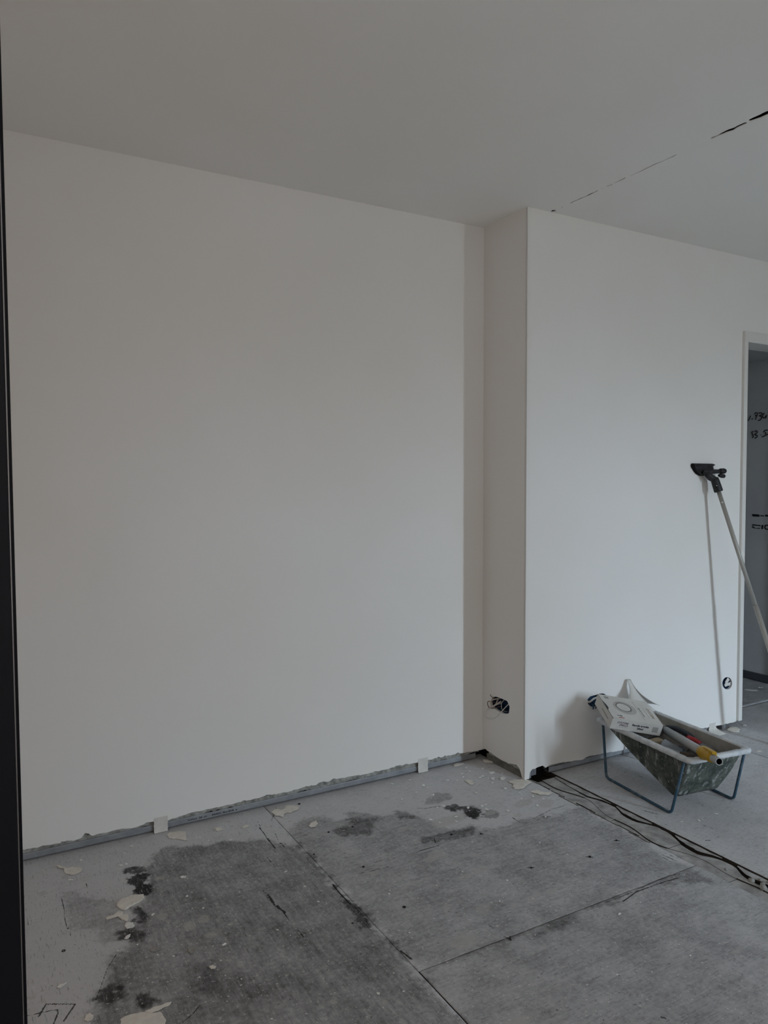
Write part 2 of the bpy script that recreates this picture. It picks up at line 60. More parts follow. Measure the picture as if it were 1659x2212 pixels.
PALE = [[[1.282,1.7071],[1.269,1.6936],[1.2494,1.6849],[1.2272,1.6827],[1.2066,1.6872],[1.1914,1.6975],[1.1846,1.7117],[1.1875,1.7272],[1.1997,1.7409],[1.2191,1.7502],[1.2419,1.7529],[1.2633,1.7484],[1.279,1.7377],[1.2856,1.7229]],[[1.4047,1.8155],[1.3961,1.8059],[1.3841,1.7993],[1.3712,1.7969],[1.3598,1.7992],[1.3521,1.8056],[1.3497,1.815],[1.3529,1.8255],[1.3613,1.8352],[1.3733,1.8421],[1.3864,1.8447],[1.3981,1.8424],[1.4059,1.8358],[1.4083,1.8262]],[[1.2106,2.177],[1.2046,2.169],[1.1951,2.1634],[1.1838,2.1612],[1.1731,2.1628],[1.1649,2.1679],[1.1609,2.1755],[1.1619,2.1842],[1.1677,2.1922],[1.1772,2.1979],[1.1886,2.2002],[1.1995,2.1987],[1.2078,2.1935],[1.2117,2.1857]],[[1.4744,2.1687],[1.4649,2.1581],[1.4504,2.1506],[1.4337,2.1478],[1.4183,2.1501],[1.4069,2.157],[1.4018,2.1672],[1.404,2.1788],[1.4132,2.1895],[1.4276,2.1972],[1.4444,2.2003],[1.4603,2.1981],[1.4719,2.191],[1.477,2.1805]],[[1.425,2.1532],[1.4191,2.1462],[1.4103,2.1413],[1.4003,2.1393],[1.3912,2.1406],[1.3846,2.1451],[1.3818,2.1517],[1.3834,2.1593],[1.3892,2.1663],[1.3979,2.1714],[1.408,2.1734],[1.4173,2.1721],[1.424,2.1676],[1.4267,2.1608]],[[1.5468,2.0129],[1.5379,2.0046],[1.5241,1.999],[1.5081,1.9974],[1.493,1.9999],[1.4818,2.0061],[1.4765,2.0147],[1.4783,2.0241],[1.4869,2.0325],[1.5006,2.0382],[1.5168,2.04],[1.5322,2.0376],[1.5437,2.0313],[1.5489,2.0225]],[[1.4698,1.9985],[1.4633,1.9924],[1.4529,1.9884],[1.4407,1.9874],[1.4289,1.9894],[1.4199,1.994],[1.4155,2.0004],[1.4165,2.0074],[1.4228,2.0135],[1.4331,2.0175],[1.4455,2.0187],[1.4574,2.0167],[1.4665,2.012],[1.4709,2.0055]],[[1.5677,1.7832],[1.5597,1.7753],[1.5489,1.7699],[1.5375,1.768],[1.5277,1.77],[1.5213,1.7753],[1.5197,1.7831],[1.523,1.7919],[1.5308,1.7998],[1.5416,1.8054],[1.5532,1.8074],[1.5632,1.8055],[1.5697,1.8],[1.5713,1.792]],[[1.5983,1.8003],[1.5927,1.7949],[1.585,1.7913],[1.5768,1.79],[1.5696,1.7914],[1.5649,1.7952],[1.5635,1.8005],[1.5658,1.8065],[1.5713,1.8119],[1.579,1.8156],[1.5873,1.8169],[1.5946,1.8156],[1.5994,1.8118],[1.6007,1.8063]],[[1.6649,1.7849],[1.6581,1.7797],[1.6474,1.7766],[1.635,1.7762],[1.6234,1.7784],[1.6147,1.7829],[1.6107,1.7888],[1.6122,1.795],[1.6188,1.8002],[1.6294,1.8034],[1.6419,1.8039],[1.6537,1.8017],[1.6625,1.7971],[1.6665,1.7911]],[[1.4908,1.7857],[1.4863,1.7815],[1.4796,1.7787],[1.472,1.7779],[1.4652,1.7792],[1.4603,1.7825],[1.4583,1.787],[1.4597,1.7918],[1.4641,1.7961],[1.4708,1.7989],[1.4784,1.7998],[1.4854,1.7984],[1.4903,1.7951],[1.4923,1.7906]],[[1.2949,1.8806],[1.2895,1.8722],[1.2834,1.8659],[1.2778,1.8628],[1.2738,1.8636],[1.2722,1.868],[1.2732,1.8753],[1.2768,1.884],[1.2821,1.8924],[1.2883,1.8989],[1.294,1.9021],[1.2981,1.9014],[1.2997,1.8968],[1.2985,1.8894]],[[1.5191,2.0175],[1.5142,2.0122],[1.5073,2.0084],[1.4997,2.007],[1.4929,2.0081],[1.4883,2.0116],[1.4866,2.0167],[1.4884,2.0225],[1.4931,2.0278],[1.5,2.0316],[1.5077,2.0332],[1.5146,2.032],[1.5193,2.0285],[1.5209,2.0233]],[[1.4611,2.4002],[1.4553,2.3931],[1.4461,2.388],[1.4355,2.3858],[1.4255,2.3869],[1.418,2.3912],[1.4145,2.3977],[1.4157,2.4053],[1.4214,2.4123],[1.4304,2.4175],[1.4411,2.4198],[1.4513,2.4187],[1.4589,2.4144],[1.4624,2.4078]],[[1.4783,2.3939],[1.475,2.3896],[1.4701,2.3865],[1.4645,2.3851],[1.4595,2.3856],[1.4559,2.3881],[1.4544,2.392],[1.4554,2.3965],[1.4587,2.4007],[1.4636,2.4039],[1.4691,2.4054],[1.4743,2.4048],[1.4779,2.4023],[1.4793,2.3984]],[[2.3109,2.4392],[2.2908,2.4227],[2.2624,2.4109],[2.2315,2.4059],[2.204,2.4087],[2.185,2.4186],[2.1781,2.4337],[2.1848,2.4512],[2.2039,2.4678],[2.232,2.4802],[2.2635,2.4857],[2.2921,2.4831],[2.3118,2.4729],[2.3185,2.4572]],[[2.1071,2.2984],[2.0926,2.2852],[2.0733,2.2757],[2.0529,2.2716],[2.0355,2.2737],[2.0241,2.2816],[2.0212,2.2936],[2.0272,2.3076],[2.0412,2.3208],[2.0605,2.3307],[2.0813,2.3351],[2.0993,2.3331],[2.1109,2.325],[2.1136,2.3126]],[[1.8464,1.7799],[1.842,1.7762],[1.8365,1.7736],[1.8309,1.7726],[1.8262,1.7735],[1.8234,1.776],[1.8231,1.7797],[1.8253,1.7838],[1.8296,1.7875],[1.8351,1.7901],[1.8408,1.7911],[1.8455,1.7902],[1.8483,1.7877],[1.8486,1.784]],[[1.6688,2.3653],[1.6536,2.3498],[1.6298,2.3389],[1.6023,2.3346],[1.5763,2.3377],[1.5569,2.3474],[1.5476,2.3621],[1.5503,2.3788],[1.5647,2.3944],[1.5881,2.4058],[1.6161,2.4106],[1.6429,2.4077],[1.663,2.3976],[1.6723,2.3824]],[[1.7158,2.3742],[1.7042,2.3611],[1.6878,2.3515],[1.6699,2.3473],[1.654,2.3492],[1.643,2.3567],[1.6391,2.3685],[1.643,2.3823],[1.6542,2.3954],[1.6705,2.4053],[1.6888,2.4098],[1.7052,2.408],[1.7164,2.4003],[1.7202,2.3882]],[[2.033,2.3449],[2.0192,2.3331],[1.9987,2.3248],[1.9756,2.3216],[1.9544,2.324],[1.9391,2.3316],[1.9327,2.3428],[1.9364,2.3556],[1.9496,2.3675],[1.9699,2.3761],[1.9933,2.3796],[2.0151,2.3773],[2.0308,2.3695],[2.0371,2.358]],[[0.586,2.1788],[0.5822,2.1687],[0.5751,2.1613],[0.5661,2.1581],[0.557,2.1596],[0.5494,2.1655],[0.5449,2.1748],[0.5444,2.1855],[0.5479,2.1957],[0.5549,2.2032],[0.5641,2.2067],[0.5734,2.2052],[0.5811,2.1991],[0.5856,2.1896]],[[0.6285,2.1939],[0.6251,2.1846],[0.6189,2.1777],[0.6113,2.1746],[0.6037,2.1758],[0.5975,2.1811],[0.594,2.1895],[0.5939,2.1994],[0.5972,2.2088],[0.6033,2.2158],[0.611,2.2191],[0.6188,2.2179],[0.625,2.2124],[0.6285,2.2039]],[[0.6239,2.1033],[0.6208,2.0967],[0.6149,2.092],[0.6071,2.0902],[0.5992,2.0916],[0.5926,2.0959],[0.5886,2.1023],[0.588,2.1095],[0.5909,2.1161],[0.5969,2.1209],[0.6046,2.1228],[0.6127,2.1214],[0.6194,2.1171],[0.6234,2.1106]],[[0.5226,2.2689],[0.5196,2.2603],[0.5136,2.254],[0.5058,2.2512],[0.4976,2.2525],[0.4908,2.2575],[0.4866,2.2653],[0.4858,2.2744],[0.4886,2.283],[0.4946,2.2895],[0.5025,2.2924],[0.5107,2.2912],[0.5177,2.2861],[0.5219,2.2781]],[[0.649,1.9293],[0.6472,1.9261],[0.6436,1.9239],[0.6389,1.9233],[0.6341,1.9242],[0.63,1.9266],[0.6276,1.93],[0.6272,1.9336],[0.629,1.9368],[0.6326,1.939],[0.6372,1.9397],[0.6421,1.9387],[0.6462,1.9363],[0.6486,1.933]],[[0.5696,2.498],[0.5668,2.4929],[0.5606,2.4893],[0.5521,2.4879],[0.5431,2.4889],[0.5353,2.4922],[0.5302,2.4971],[0.5289,2.5026],[0.5315,2.5077],[0.5377,2.5114],[0.5461,2.5129],[0.5552,2.5119],[0.5631,2.5086],[0.5683,2.5036]],[[0.2114,2.5921],[0.2102,2.5855],[0.2069,2.5806],[0.2021,2.5782],[0.1968,2.5787],[0.1921,2.5821],[0.1888,2.5878],[0.1876,2.5945],[0.1887,2.601],[0.192,2.6061],[0.1968,2.6086],[0.2021,2.608],[0.2069,2.6045],[0.2102,2.5988]],[[0.3296,1.9885],[0.3286,1.9862],[0.3261,1.9846],[0.3225,1.9842],[0.3187,1.985],[0.3152,1.9868],[0.3129,1.9893],[0.3122,1.992],[0.3132,1.9943],[0.3157,1.9959],[0.3193,1.9963],[0.3232,1.9955],[0.3266,1.9937],[0.3289,1.9912]],[[0.143,2.0719],[0.1415,2.0679],[0.137,2.0654],[0.1303,2.0648],[0.1229,2.0662],[0.1162,2.0694],[0.1115,2.0737],[0.1097,2.0783],[0.1111,2.0823],[0.1156,2.0849],[0.1222,2.0855],[0.1297,2.0841],[0.1365,2.0809],[0.1412,2.0765]],[[0.1634,2.0421],[0.1624,2.0389],[0.1596,2.0368],[0.1554,2.0361],[0.1508,2.0371],[0.1466,2.0394],[0.1437,2.0426],[0.1426,2.0462],[0.1435,2.0494],[0.1463,2.0515],[0.1505,2.0522],[0.1551,2.0513],[0.1593,2.049],[0.1623,2.0457]],[[0.288,2.6664],[0.2865,2.6609],[0.2825,2.6567],[0.2768,2.6547],[0.2706,2.6553],[0.2651,2.6583],[0.2614,2.6632],[0.2601,2.6689],[0.2616,2.6745],[0.2656,2.6787],[0.2712,2.6808],[0.2775,2.6803],[0.283,2.6772],[0.2868,2.6723]],[[0.8069,1.6712],[0.8044,1.6673],[0.8002,1.6647],[0.795,1.6639],[0.7899,1.6651],[0.7859,1.6681],[0.7838,1.6722],[0.784,1.6766],[0.7864,1.6806],[0.7907,1.6832],[0.7959,1.684],[0.801,1.6828],[0.8051,1.6799],[0.8072,1.6757]],[[0.9162,1.6078],[0.9138,1.6039],[0.9102,1.6012],[0.9063,1.6002],[0.9026,1.6011],[0.9001,1.6037],[0.8991,1.6075],[0.8999,1.6117],[0.9023,1.6156],[0.9058,1.6183],[0.9098,1.6193],[0.9135,1.6185],[0.916,1.6159],[0.917,1.612]],[[1.2047,1.3785],[1.1968,1.3739],[1.1822,1.3725],[1.1638,1.3744],[1.1452,1.3793],[1.13,1.3862],[1.1212,1.3938],[1.1204,1.4006],[1.1279,1.4053],[1.1423,1.4069],[1.1608,1.405],[1.1797,1.4001],[1.1952,1.3931],[1.2041,1.3853]],[[1.5951,1.4101],[1.5934,1.4089],[1.5909,1.4083],[1.5882,1.4082],[1.5857,1.4088],[1.5839,1.41],[1.5833,1.4114],[1.5839,1.4128],[1.5856,1.414],[1.588,1.4147],[1.5908,1.4147],[1.5933,1.4141],[1.595,1.413],[1.5956,1.4115]],[[1.8879,1.2938],[1.8826,1.2911],[1.8749,1.2899],[1.8662,1.2903],[1.8584,1.2923],[1.8528,1.2954],[1.8507,1.2991],[1.8524,1.3026],[1.8576,1.3053],[1.8653,1.3065],[1.874,1.3062],[1.8819,1.3042],[1.8875,1.301],[1.8897,1.2973]],[[2.1113,2.3707],[2.101,2.3615],[2.0865,2.3549],[2.0707,2.352],[2.0568,2.3536],[2.0472,2.3591],[2.044,2.3677],[2.0478,2.3775],[2.0578,2.3868],[2.0723,2.3936],[2.0882,2.3966],[2.1025,2.3951],[2.1122,2.3894],[2.1154,2.3807]],[[1.845,2.3444],[1.8372,2.3372],[1.8252,2.3322],[1.8114,2.3302],[1.7985,2.3317],[1.789,2.3363],[1.7847,2.3432],[1.7865,2.351],[1.7941,2.3582],[1.806,2.3634],[1.8199,2.3654],[1.833,2.364],[1.8427,2.3593],[1.847,2.3523]],[[1.9618,1.9277],[1.9517,1.9208],[1.9399,1.9193],[1.9332,1.9239],[1.9355,1.932],[1.9455,1.9389],[1.9574,1.9405],[1.9642,1.9358]],[[1.8828,2.1217],[1.8772,2.1172],[1.8709,2.1159],[1.8675,2.1186],[1.869,2.1237],[1.8745,2.1282],[1.8808,2.1295],[1.8843,2.1268]],[[1.9407,1.9553],[1.9344,1.952],[1.9253,1.9517],[1.9189,1.9546],[1.9187,1.9589],[1.925,1.9622],[1.9341,1.9625],[1.9406,1.9597]],[[2.319,2.2073],[2.307,2.2004],[2.2913,2.199],[2.2811,2.2037],[2.2823,2.2118],[2.2942,2.2187],[2.31,2.2202],[2.3203,2.2155]],[[1.6016,1.8909],[1.5939,1.8856],[1.5833,1.8847],[1.576,1.8888],[1.5763,1.8954],[1.584,1.9008],[1.5946,1.9017],[1.602,1.8976]],[[1.7384,2.1099],[1.7297,2.1021],[1.72,2.0997],[1.7149,2.1043],[1.7173,2.113],[1.7259,2.121],[1.7357,2.1234],[1.7409,2.1188]],[[1.5723,2.1004],[1.5635,2.0942],[1.5505,2.0931],[1.5409,2.0977],[1.5402,2.1052],[1.549,2.1114],[1.562,2.1125],[1.5717,2.108]],[[1.8048,1.9595],[1.7986,1.9558],[1.79,1.9553],[1.7839,1.9583],[1.7839,1.9629],[1.7901,1.9666],[1.7988,1.9671],[1.8049,1.9642]],[[1.9067,2.4042],[1.9016,2.3998],[1.8952,2.3985],[1.8912,2.4009],[1.8921,2.4057],[1.8972,2.4101],[1.9037,2.4114],[1.9076,2.409]],[[1.913,2.2725],[1.9008,2.263],[1.8858,2.2603],[1.8765,2.266],[1.8783,2.2767],[1.8903,2.2862],[1.9056,2.289],[1.915,2.2833]],[[1.582,1.6977],[1.5758,1.6946],[1.5664,1.6948],[1.5593,1.698],[1.5586,1.7025],[1.5648,1.7056],[1.5742,1.7054],[1.5813,1.7022]],[[1.8676,2.3024],[1.8592,2.2987],[1.8449,2.2984],[1.8329,2.3018],[1.8304,2.3068],[1.8387,2.3105],[1.8531,2.3108],[1.8651,2.3074]],[[1.8898,2.0068],[1.8858,2.0039],[1.8808,2.0033],[1.8778,2.0052],[1.8785,2.0086],[1.8826,2.0114],[1.8876,2.0121],[1.8906,2.0102]],[[1.8411,2.2106],[1.8316,2.2051],[1.8171,2.2042],[1.8061,2.2085],[1.805,2.2153],[1.8144,2.2208],[1.8289,2.2217],[1.84,2.2174]],[[1.9238,1.9189],[1.9198,1.9162],[1.915,1.9157],[1.9121,1.9175],[1.9128,1.9207],[1.9168,1.9233],[1.9217,1.9239],[1.9246,1.922]],[[1.3402,2.0557],[1.3336,2.0509],[1.3233,2.0502],[1.3153,2.0539],[1.3142,2.06],[1.3207,2.0648],[1.331,2.0656],[1.3391,2.0618]],[[2.1788,2.126],[2.1693,2.1181],[2.1603,2.1155],[2.1571,2.1197],[2.1616,2.1283],[2.1712,2.1362],[2.1802,2.1389],[2.1834,2.1346]],[[1.9411,2.1122],[1.932,2.1057],[1.9208,2.1042],[1.914,2.1083],[1.9155,2.1158],[1.9244,2.1223],[1.9357,2.124],[1.9426,2.1198]],[[1.9856,1.8675],[1.9777,1.8619],[1.9691,1.8605],[1.9648,1.8641],[1.9674,1.8706],[1.9753,1.8763],[1.984,1.8777],[1.9882,1.8741]],[[1.7176,1.9686],[1.7093,1.9637],[1.6972,1.9631],[1.6884,1.9672],[1.6879,1.9735],[1.6962,1.9785],[1.7083,1.9791],[1.7172,1.975]],[[2.2551,1.7452],[2.2474,1.7425],[2.2363,1.7429],[2.2281,1.7461],[2.2277,1.7502],[2.2352,1.7528],[2.2464,1.7525],[2.2547,1.7493]],[[1.6408,2.2372],[1.6345,2.2338],[1.6239,2.2334],[1.6152,2.2363],[1.6134,2.2407],[1.6197,2.2441],[1.6304,2.2445],[1.6391,2.2416]],[[1.4789,2.0949],[1.4719,2.0889],[1.4623,2.0875],[1.4557,2.0914],[1.4559,2.0985],[1.4629,2.1045],[1.4726,2.106],[1.4792,2.1021]],[[1.5349,2.1126],[1.5275,2.1081],[1.5158,2.1075],[1.5065,2.1112],[1.5052,2.1171],[1.5125,2.1217],[1.5243,2.1223],[1.5336,2.1186]],[[1.9388,2.1027],[1.9304,2.0965],[1.9202,2.0949],[1.9142,2.0988],[1.9159,2.106],[1.9242,2.1122],[1.9345,2.1138],[1.9405,2.1098]],[[2.1621,2.0857],[2.1537,2.0784],[2.1465,2.0759],[2.1448,2.0797],[2.1495,2.0875],[2.1579,2.0949],[2.1651,2.0975],[2.1668,2.0936]],[[0.5126,2.2144],[0.5106,2.2115],[0.5066,2.2108],[0.5029,2.2127],[0.5017,2.2161],[0.5037,2.2191],[0.5077,2.2198],[0.5114,2.2178]],[[0.5579,1.904],[0.5559,1.902],[0.5518,1.9019],[0.5481,1.9036],[0.5468,1.9062],[0.5488,1.9082],[0.5529,1.9083],[0.5566,1.9066]],[[0.6619,1.7797],[0.6603,1.7779],[0.6577,1.7776],[0.6554,1.779],[0.6548,1.7813],[0.6563,1.7831],[0.659,1.7834],[0.6613,1.782]],[[0.4519,2.1281],[0.4489,2.126],[0.4424,2.126],[0.436,2.1282],[0.4336,2.1313],[0.4365,2.1334],[0.4431,2.1334],[0.4495,2.1312]],[[0.527,2.2365],[0.5231,2.2297],[0.5158,2.2278],[0.5093,2.2319],[0.5074,2.2395],[0.5112,2.2463],[0.5185,2.2483],[0.525,2.2442]],[[0.4328,1.9971],[0.4298,1.9936],[0.4237,1.9931],[0.4179,1.996],[0.4158,2.0004],[0.4186,2.0039],[0.4248,2.0044],[0.4307,2.0016]],[[0.6422,2.072],[0.6404,2.0694],[0.6371,2.0688],[0.6342,2.0705],[0.6334,2.0735],[0.6353,2.0761],[0.6386,2.0767],[0.6415,2.075]],[[0.311,2.1818],[0.3093,2.177],[0.3057,2.1755],[0.3022,2.1782],[0.3009,2.1835],[0.3026,2.1883],[0.3063,2.1899],[0.3098,2.1871]],[[0.6928,1.8364],[0.6893,1.8349],[0.6819,1.8355],[0.675,1.8379],[0.6725,1.8407],[0.676,1.8422],[0.6833,1.8416],[0.6903,1.8391]],[[0.3646,1.9987],[0.3618,1.9946],[0.3557,1.9938],[0.3499,1.9969],[0.3477,2.002],[0.3505,2.0061],[0.3566,2.0069],[0.3624,2.0038]],[[0.6838,2.1291],[0.6793,2.1229],[0.6715,2.1213],[0.6647,2.1253],[0.6631,2.1326],[0.6675,2.1389],[0.6754,2.1405],[0.6822,2.1365]],[[0.3969,2.0487],[0.3941,2.0455],[0.3882,2.0451],[0.3826,2.0477],[0.3805,2.0517],[0.3831,2.0549],[0.3891,2.0553],[0.3948,2.0527]],[[0.8024,1.7494],[0.8004,1.7478],[0.7968,1.7478],[0.7937,1.7493],[0.7929,1.7515],[0.7948,1.7531],[0.7984,1.7532],[0.8016,1.7516]],[[0.4451,1.9883],[0.4436,1.9839],[0.441,1.9824],[0.4388,1.9848],[0.4382,1.9896],[0.4398,1.994],[0.4424,1.9955],[0.4446,1.9931]],[[0.4791,2.0948],[0.4767,2.0926],[0.4716,2.0924],[0.4667,2.0944],[0.4649,2.0973],[0.4673,2.0995],[0.4724,2.0997],[0.4773,2.0978]],[[0.4373,2.1446],[0.4351,2.14],[0.4308,2.1388],[0.4268,2.1415],[0.4256,2.1466],[0.4277,2.1511],[0.4321,2.1524],[0.4361,2.1497]],[[0.5984,2.0806],[0.5964,2.0769],[0.5927,2.0759],[0.5897,2.0781],[0.589,2.0823],[0.591,2.086],[0.5947,2.0871],[0.5977,2.0848]],[[0.3885,2.2815],[0.3862,2.2761],[0.3814,2.2744],[0.377,2.2774],[0.3755,2.2835],[0.3778,2.289],[0.3826,2.2907],[0.387,2.2876]],[[0.7248,1.8943],[0.7203,1.8896],[0.7121,1.8889],[0.7051,1.8927],[0.7032,1.8986],[0.7077,1.9034],[0.7159,1.9041],[0.7229,1.9003]],[[0.4526,1.9828],[0.4491,1.9772],[0.4419,1.9761],[0.4353,1.98],[0.4331,1.9867],[0.4366,1.9923],[0.4438,1.9935],[0.4505,1.9896]],[[0.3633,2.0371],[0.3603,2.0322],[0.354,2.0311],[0.3481,2.0345],[0.3459,2.0405],[0.3488,2.0454],[0.3551,2.0466],[0.3611,2.0431]],[[0.5241,2.0196],[0.5211,2.0159],[0.5149,2.0153],[0.5092,2.0182],[0.5073,2.0228],[0.5104,2.0265],[0.5166,2.0271],[0.5223,2.0242]],[[0.7378,1.8317],[0.7353,1.8289],[0.7309,1.8285],[0.7272,1.8307],[0.7263,1.8342],[0.7288,1.837],[0.7333,1.8375],[0.737,1.8353]],[[0.5336,2.0737],[0.5316,2.0702],[0.5279,2.0693],[0.5247,2.0715],[0.5238,2.0755],[0.5258,2.0789],[0.5295,2.0799],[0.5327,2.0777]],[[0.6233,1.9663],[0.6215,1.9636],[0.6181,1.9629],[0.6151,1.9648],[0.6144,1.968],[0.6163,1.9708],[0.6197,1.9714],[0.6226,1.9696]],[[0.6477,1.9472],[0.6458,1.9436],[0.6427,1.9426],[0.6403,1.9447],[0.6399,1.9487],[0.6418,1.9523],[0.6449,1.9533],[0.6474,1.9512]],[[1.3039,2.0531],[1.2972,2.0485],[1.2863,2.0479],[1.2775,2.0517],[1.276,2.0576],[1.2826,2.0623],[1.2936,2.0629],[1.3024,2.059]],[[1.3703,2.0018],[1.3665,1.9973],[1.3623,1.9959],[1.3601,1.9984],[1.3613,2.0033],[1.3651,2.0078],[1.3694,2.0092],[1.3715,2.0067]],[[1.5816,2.0048],[1.5753,1.9984],[1.5689,1.9964],[1.5659,1.9999],[1.5682,2.007],[1.5744,2.0135],[1.5809,2.0156],[1.5839,2.012]],[[1.2856,2.1677],[1.2805,2.1649],[1.2713,2.1648],[1.2633,2.1674],[1.2612,2.1713],[1.2663,2.1741],[1.2756,2.1742],[1.2836,2.1716]],[[1.3745,1.9563],[1.3692,1.949],[1.3645,1.9465],[1.3631,1.9501],[1.3659,1.9578],[1.3713,1.9651],[1.376,1.9677],[1.3774,1.964]],[[1.7426,1.9941],[1.7379,1.9916],[1.7308,1.9913],[1.7254,1.9936],[1.7249,1.997],[1.7296,1.9996],[1.7367,1.9998],[1.7422,1.9975]],[[1.4527,1.8862],[1.4462,1.8818],[1.4365,1.8812],[1.4293,1.8849],[1.4289,1.8906],[1.4354,1.8951],[1.4451,1.8956],[1.4523,1.892]],[[1.3907,2.104],[1.3846,2.0994],[1.3751,2.0986],[1.3678,2.102],[1.367,2.1076],[1.3731,2.1122],[1.3826,2.1131],[1.3899,2.1097]],[[1.4331,2.0105],[1.4289,2.0082],[1.4221,2.0081],[1.4165,2.0103],[1.4155,2.0135],[1.4196,2.0158],[1.4264,2.0159],[1.432,2.0137]],[[1.2737,1.8601],[1.2689,1.8541],[1.264,1.8522],[1.2619,1.8554],[1.2637,1.862],[1.2685,1.8681],[1.2734,1.8701],[1.2755,1.8668]],[[1.483,2.0808],[1.4771,2.0767],[1.4682,2.076],[1.4615,2.0791],[1.4608,2.0843],[1.4667,2.0884],[1.4756,2.0891],[1.4823,2.0859]],[[1.2412,2.0419],[1.2359,2.0367],[1.2283,2.0355],[1.2229,2.0389],[1.2228,2.045],[1.2281,2.0501],[1.2357,2.0514],[1.2412,2.048]],[[1.2813,2.134],[1.2777,2.1307],[1.2725,2.1299],[1.2687,2.1321],[1.2685,2.136],[1.272,2.1393],[1.2772,2.1402],[1.2811,2.138]],[[1.3203,2.1981],[1.3143,2.1921],[1.306,2.1904],[1.3001,2.1941],[1.3001,2.2009],[1.306,2.207],[1.3144,2.2086],[1.3204,2.2049]],[[1.1872,2.2597],[1.1808,2.2517],[1.1723,2.2492],[1.1665,2.2537],[1.1668,2.2625],[1.1731,2.2705],[1.1818,2.273],[1.1876,2.2686]],[[1.4406,2.2853],[1.433,2.2779],[1.4224,2.2758],[1.4151,2.2802],[1.4153,2.2886],[1.4229,2.296],[1.4335,2.2982],[1.4409,2.2938]],[[1.1953,2.3827],[1.1886,2.3762],[1.1781,2.3744],[1.1698,2.3784],[1.1685,2.3859],[1.1751,2.3925],[1.1856,2.3943],[1.194,2.3902]],[[1.5069,1.9933],[1.4989,1.9865],[1.4887,1.9848],[1.4822,1.9893],[1.4831,1.9973],[1.4909,2.0041],[1.5012,2.0058],[1.5078,2.0013]],[[1.6657,2.0295],[1.6598,2.024],[1.6533,2.0223],[1.65,2.0255],[1.6519,2.0317],[1.6578,2.0373],[1.6643,2.0389],[1.6675,2.0357]],[[1.5107,2.2167],[1.5038,2.2121],[1.4928,2.2114],[1.4841,2.2148],[1.4827,2.2205],[1.4895,2.2251],[1.5006,2.2259],[1.5094,2.2224]],[[1.1689,1.9082],[1.1628,1.9035],[1.1531,1.9029],[1.1455,1.9068],[1.1443,1.9128],[1.1503,1.9175],[1.1601,1.9182],[1.1678,1.9143]],[[1.1643,1.9915],[1.1605,1.9892],[1.1537,1.9892],[1.148,1.9914],[1.1466,1.9946],[1.1503,1.9969],[1.1571,1.9969],[1.1629,1.9947]],[[1.4786,1.8028],[1.4733,1.8006],[1.4644,1.801],[1.457,1.8037],[1.4554,1.8073],[1.4607,1.8095],[1.4696,1.8092],[1.477,1.8064]],[[1.4944,1.8681],[1.4886,1.8639],[1.4805,1.8632],[1.4749,1.8664],[1.475,1.8717],[1.4808,1.8759],[1.4889,1.8766],[1.4945,1.8733]],[[1.8125,1.6633],[1.8077,1.6612],[1.8004,1.6615],[1.795,1.6638],[1.7946,1.6669],[1.7995,1.669],[1.8067,1.6688],[1.8122,1.6664]],[[1.6129,1.5511],[1.6074,1.5471],[1.6015,1.5462],[1.5986,1.5491],[1.6003,1.5539],[1.6058,1.558],[1.6117,1.5589],[1.6147,1.556]],[[1.6985,1.5175],[1.6916,1.5127],[1.6841,1.5119],[1.6803,1.5153],[1.6826,1.5211],[1.6895,1.5258],[1.6971,1.5267],[1.7008,1.5233]],[[1.5025,1.6924],[1.4959,1.6869],[1.4882,1.6857],[1.4839,1.6895],[1.4855,1.6959],[1.4921,1.7014],[1.4998,1.7026],[1.5042,1.6989]],[[1.6665,1.3774],[1.661,1.3761],[1.6519,1.3772],[1.6445,1.3802],[1.6431,1.3831],[1.6485,1.3845],[1.6576,1.3833],[1.6651,1.3804]],[[1.7803,1.7735],[1.7745,1.7683],[1.7694,1.7666],[1.768,1.7695],[1.7711,1.7753],[1.7768,1.7805],[1.782,1.7822],[1.7834,1.7793]],[[1.785,1.555],[1.7794,1.5532],[1.7706,1.5538],[1.7638,1.5566],[1.7629,1.5598],[1.7685,1.5617],[1.7772,1.5611],[1.7841,1.5583]],[[1.6126,1.3745],[1.6074,1.3721],[1.6002,1.3724],[1.5953,1.3751],[1.5955,1.3787],[1.6007,1.3811],[1.6079,1.3809],[1.6128,1.3782]],[[1.7705,1.6491],[1.7629,1.645],[1.7529,1.6447],[1.7463,1.6484],[1.747,1.6539],[1.7545,1.658],[1.7645,1.6583],[1.7711,1.6546]],[[1.5593,1.4944],[1.5536,1.4921],[1.5446,1.4927],[1.5377,1.4958],[1.5368,1.4996],[1.5425,1.5019],[1.5515,1.5013],[1.5585,1.4982]]]
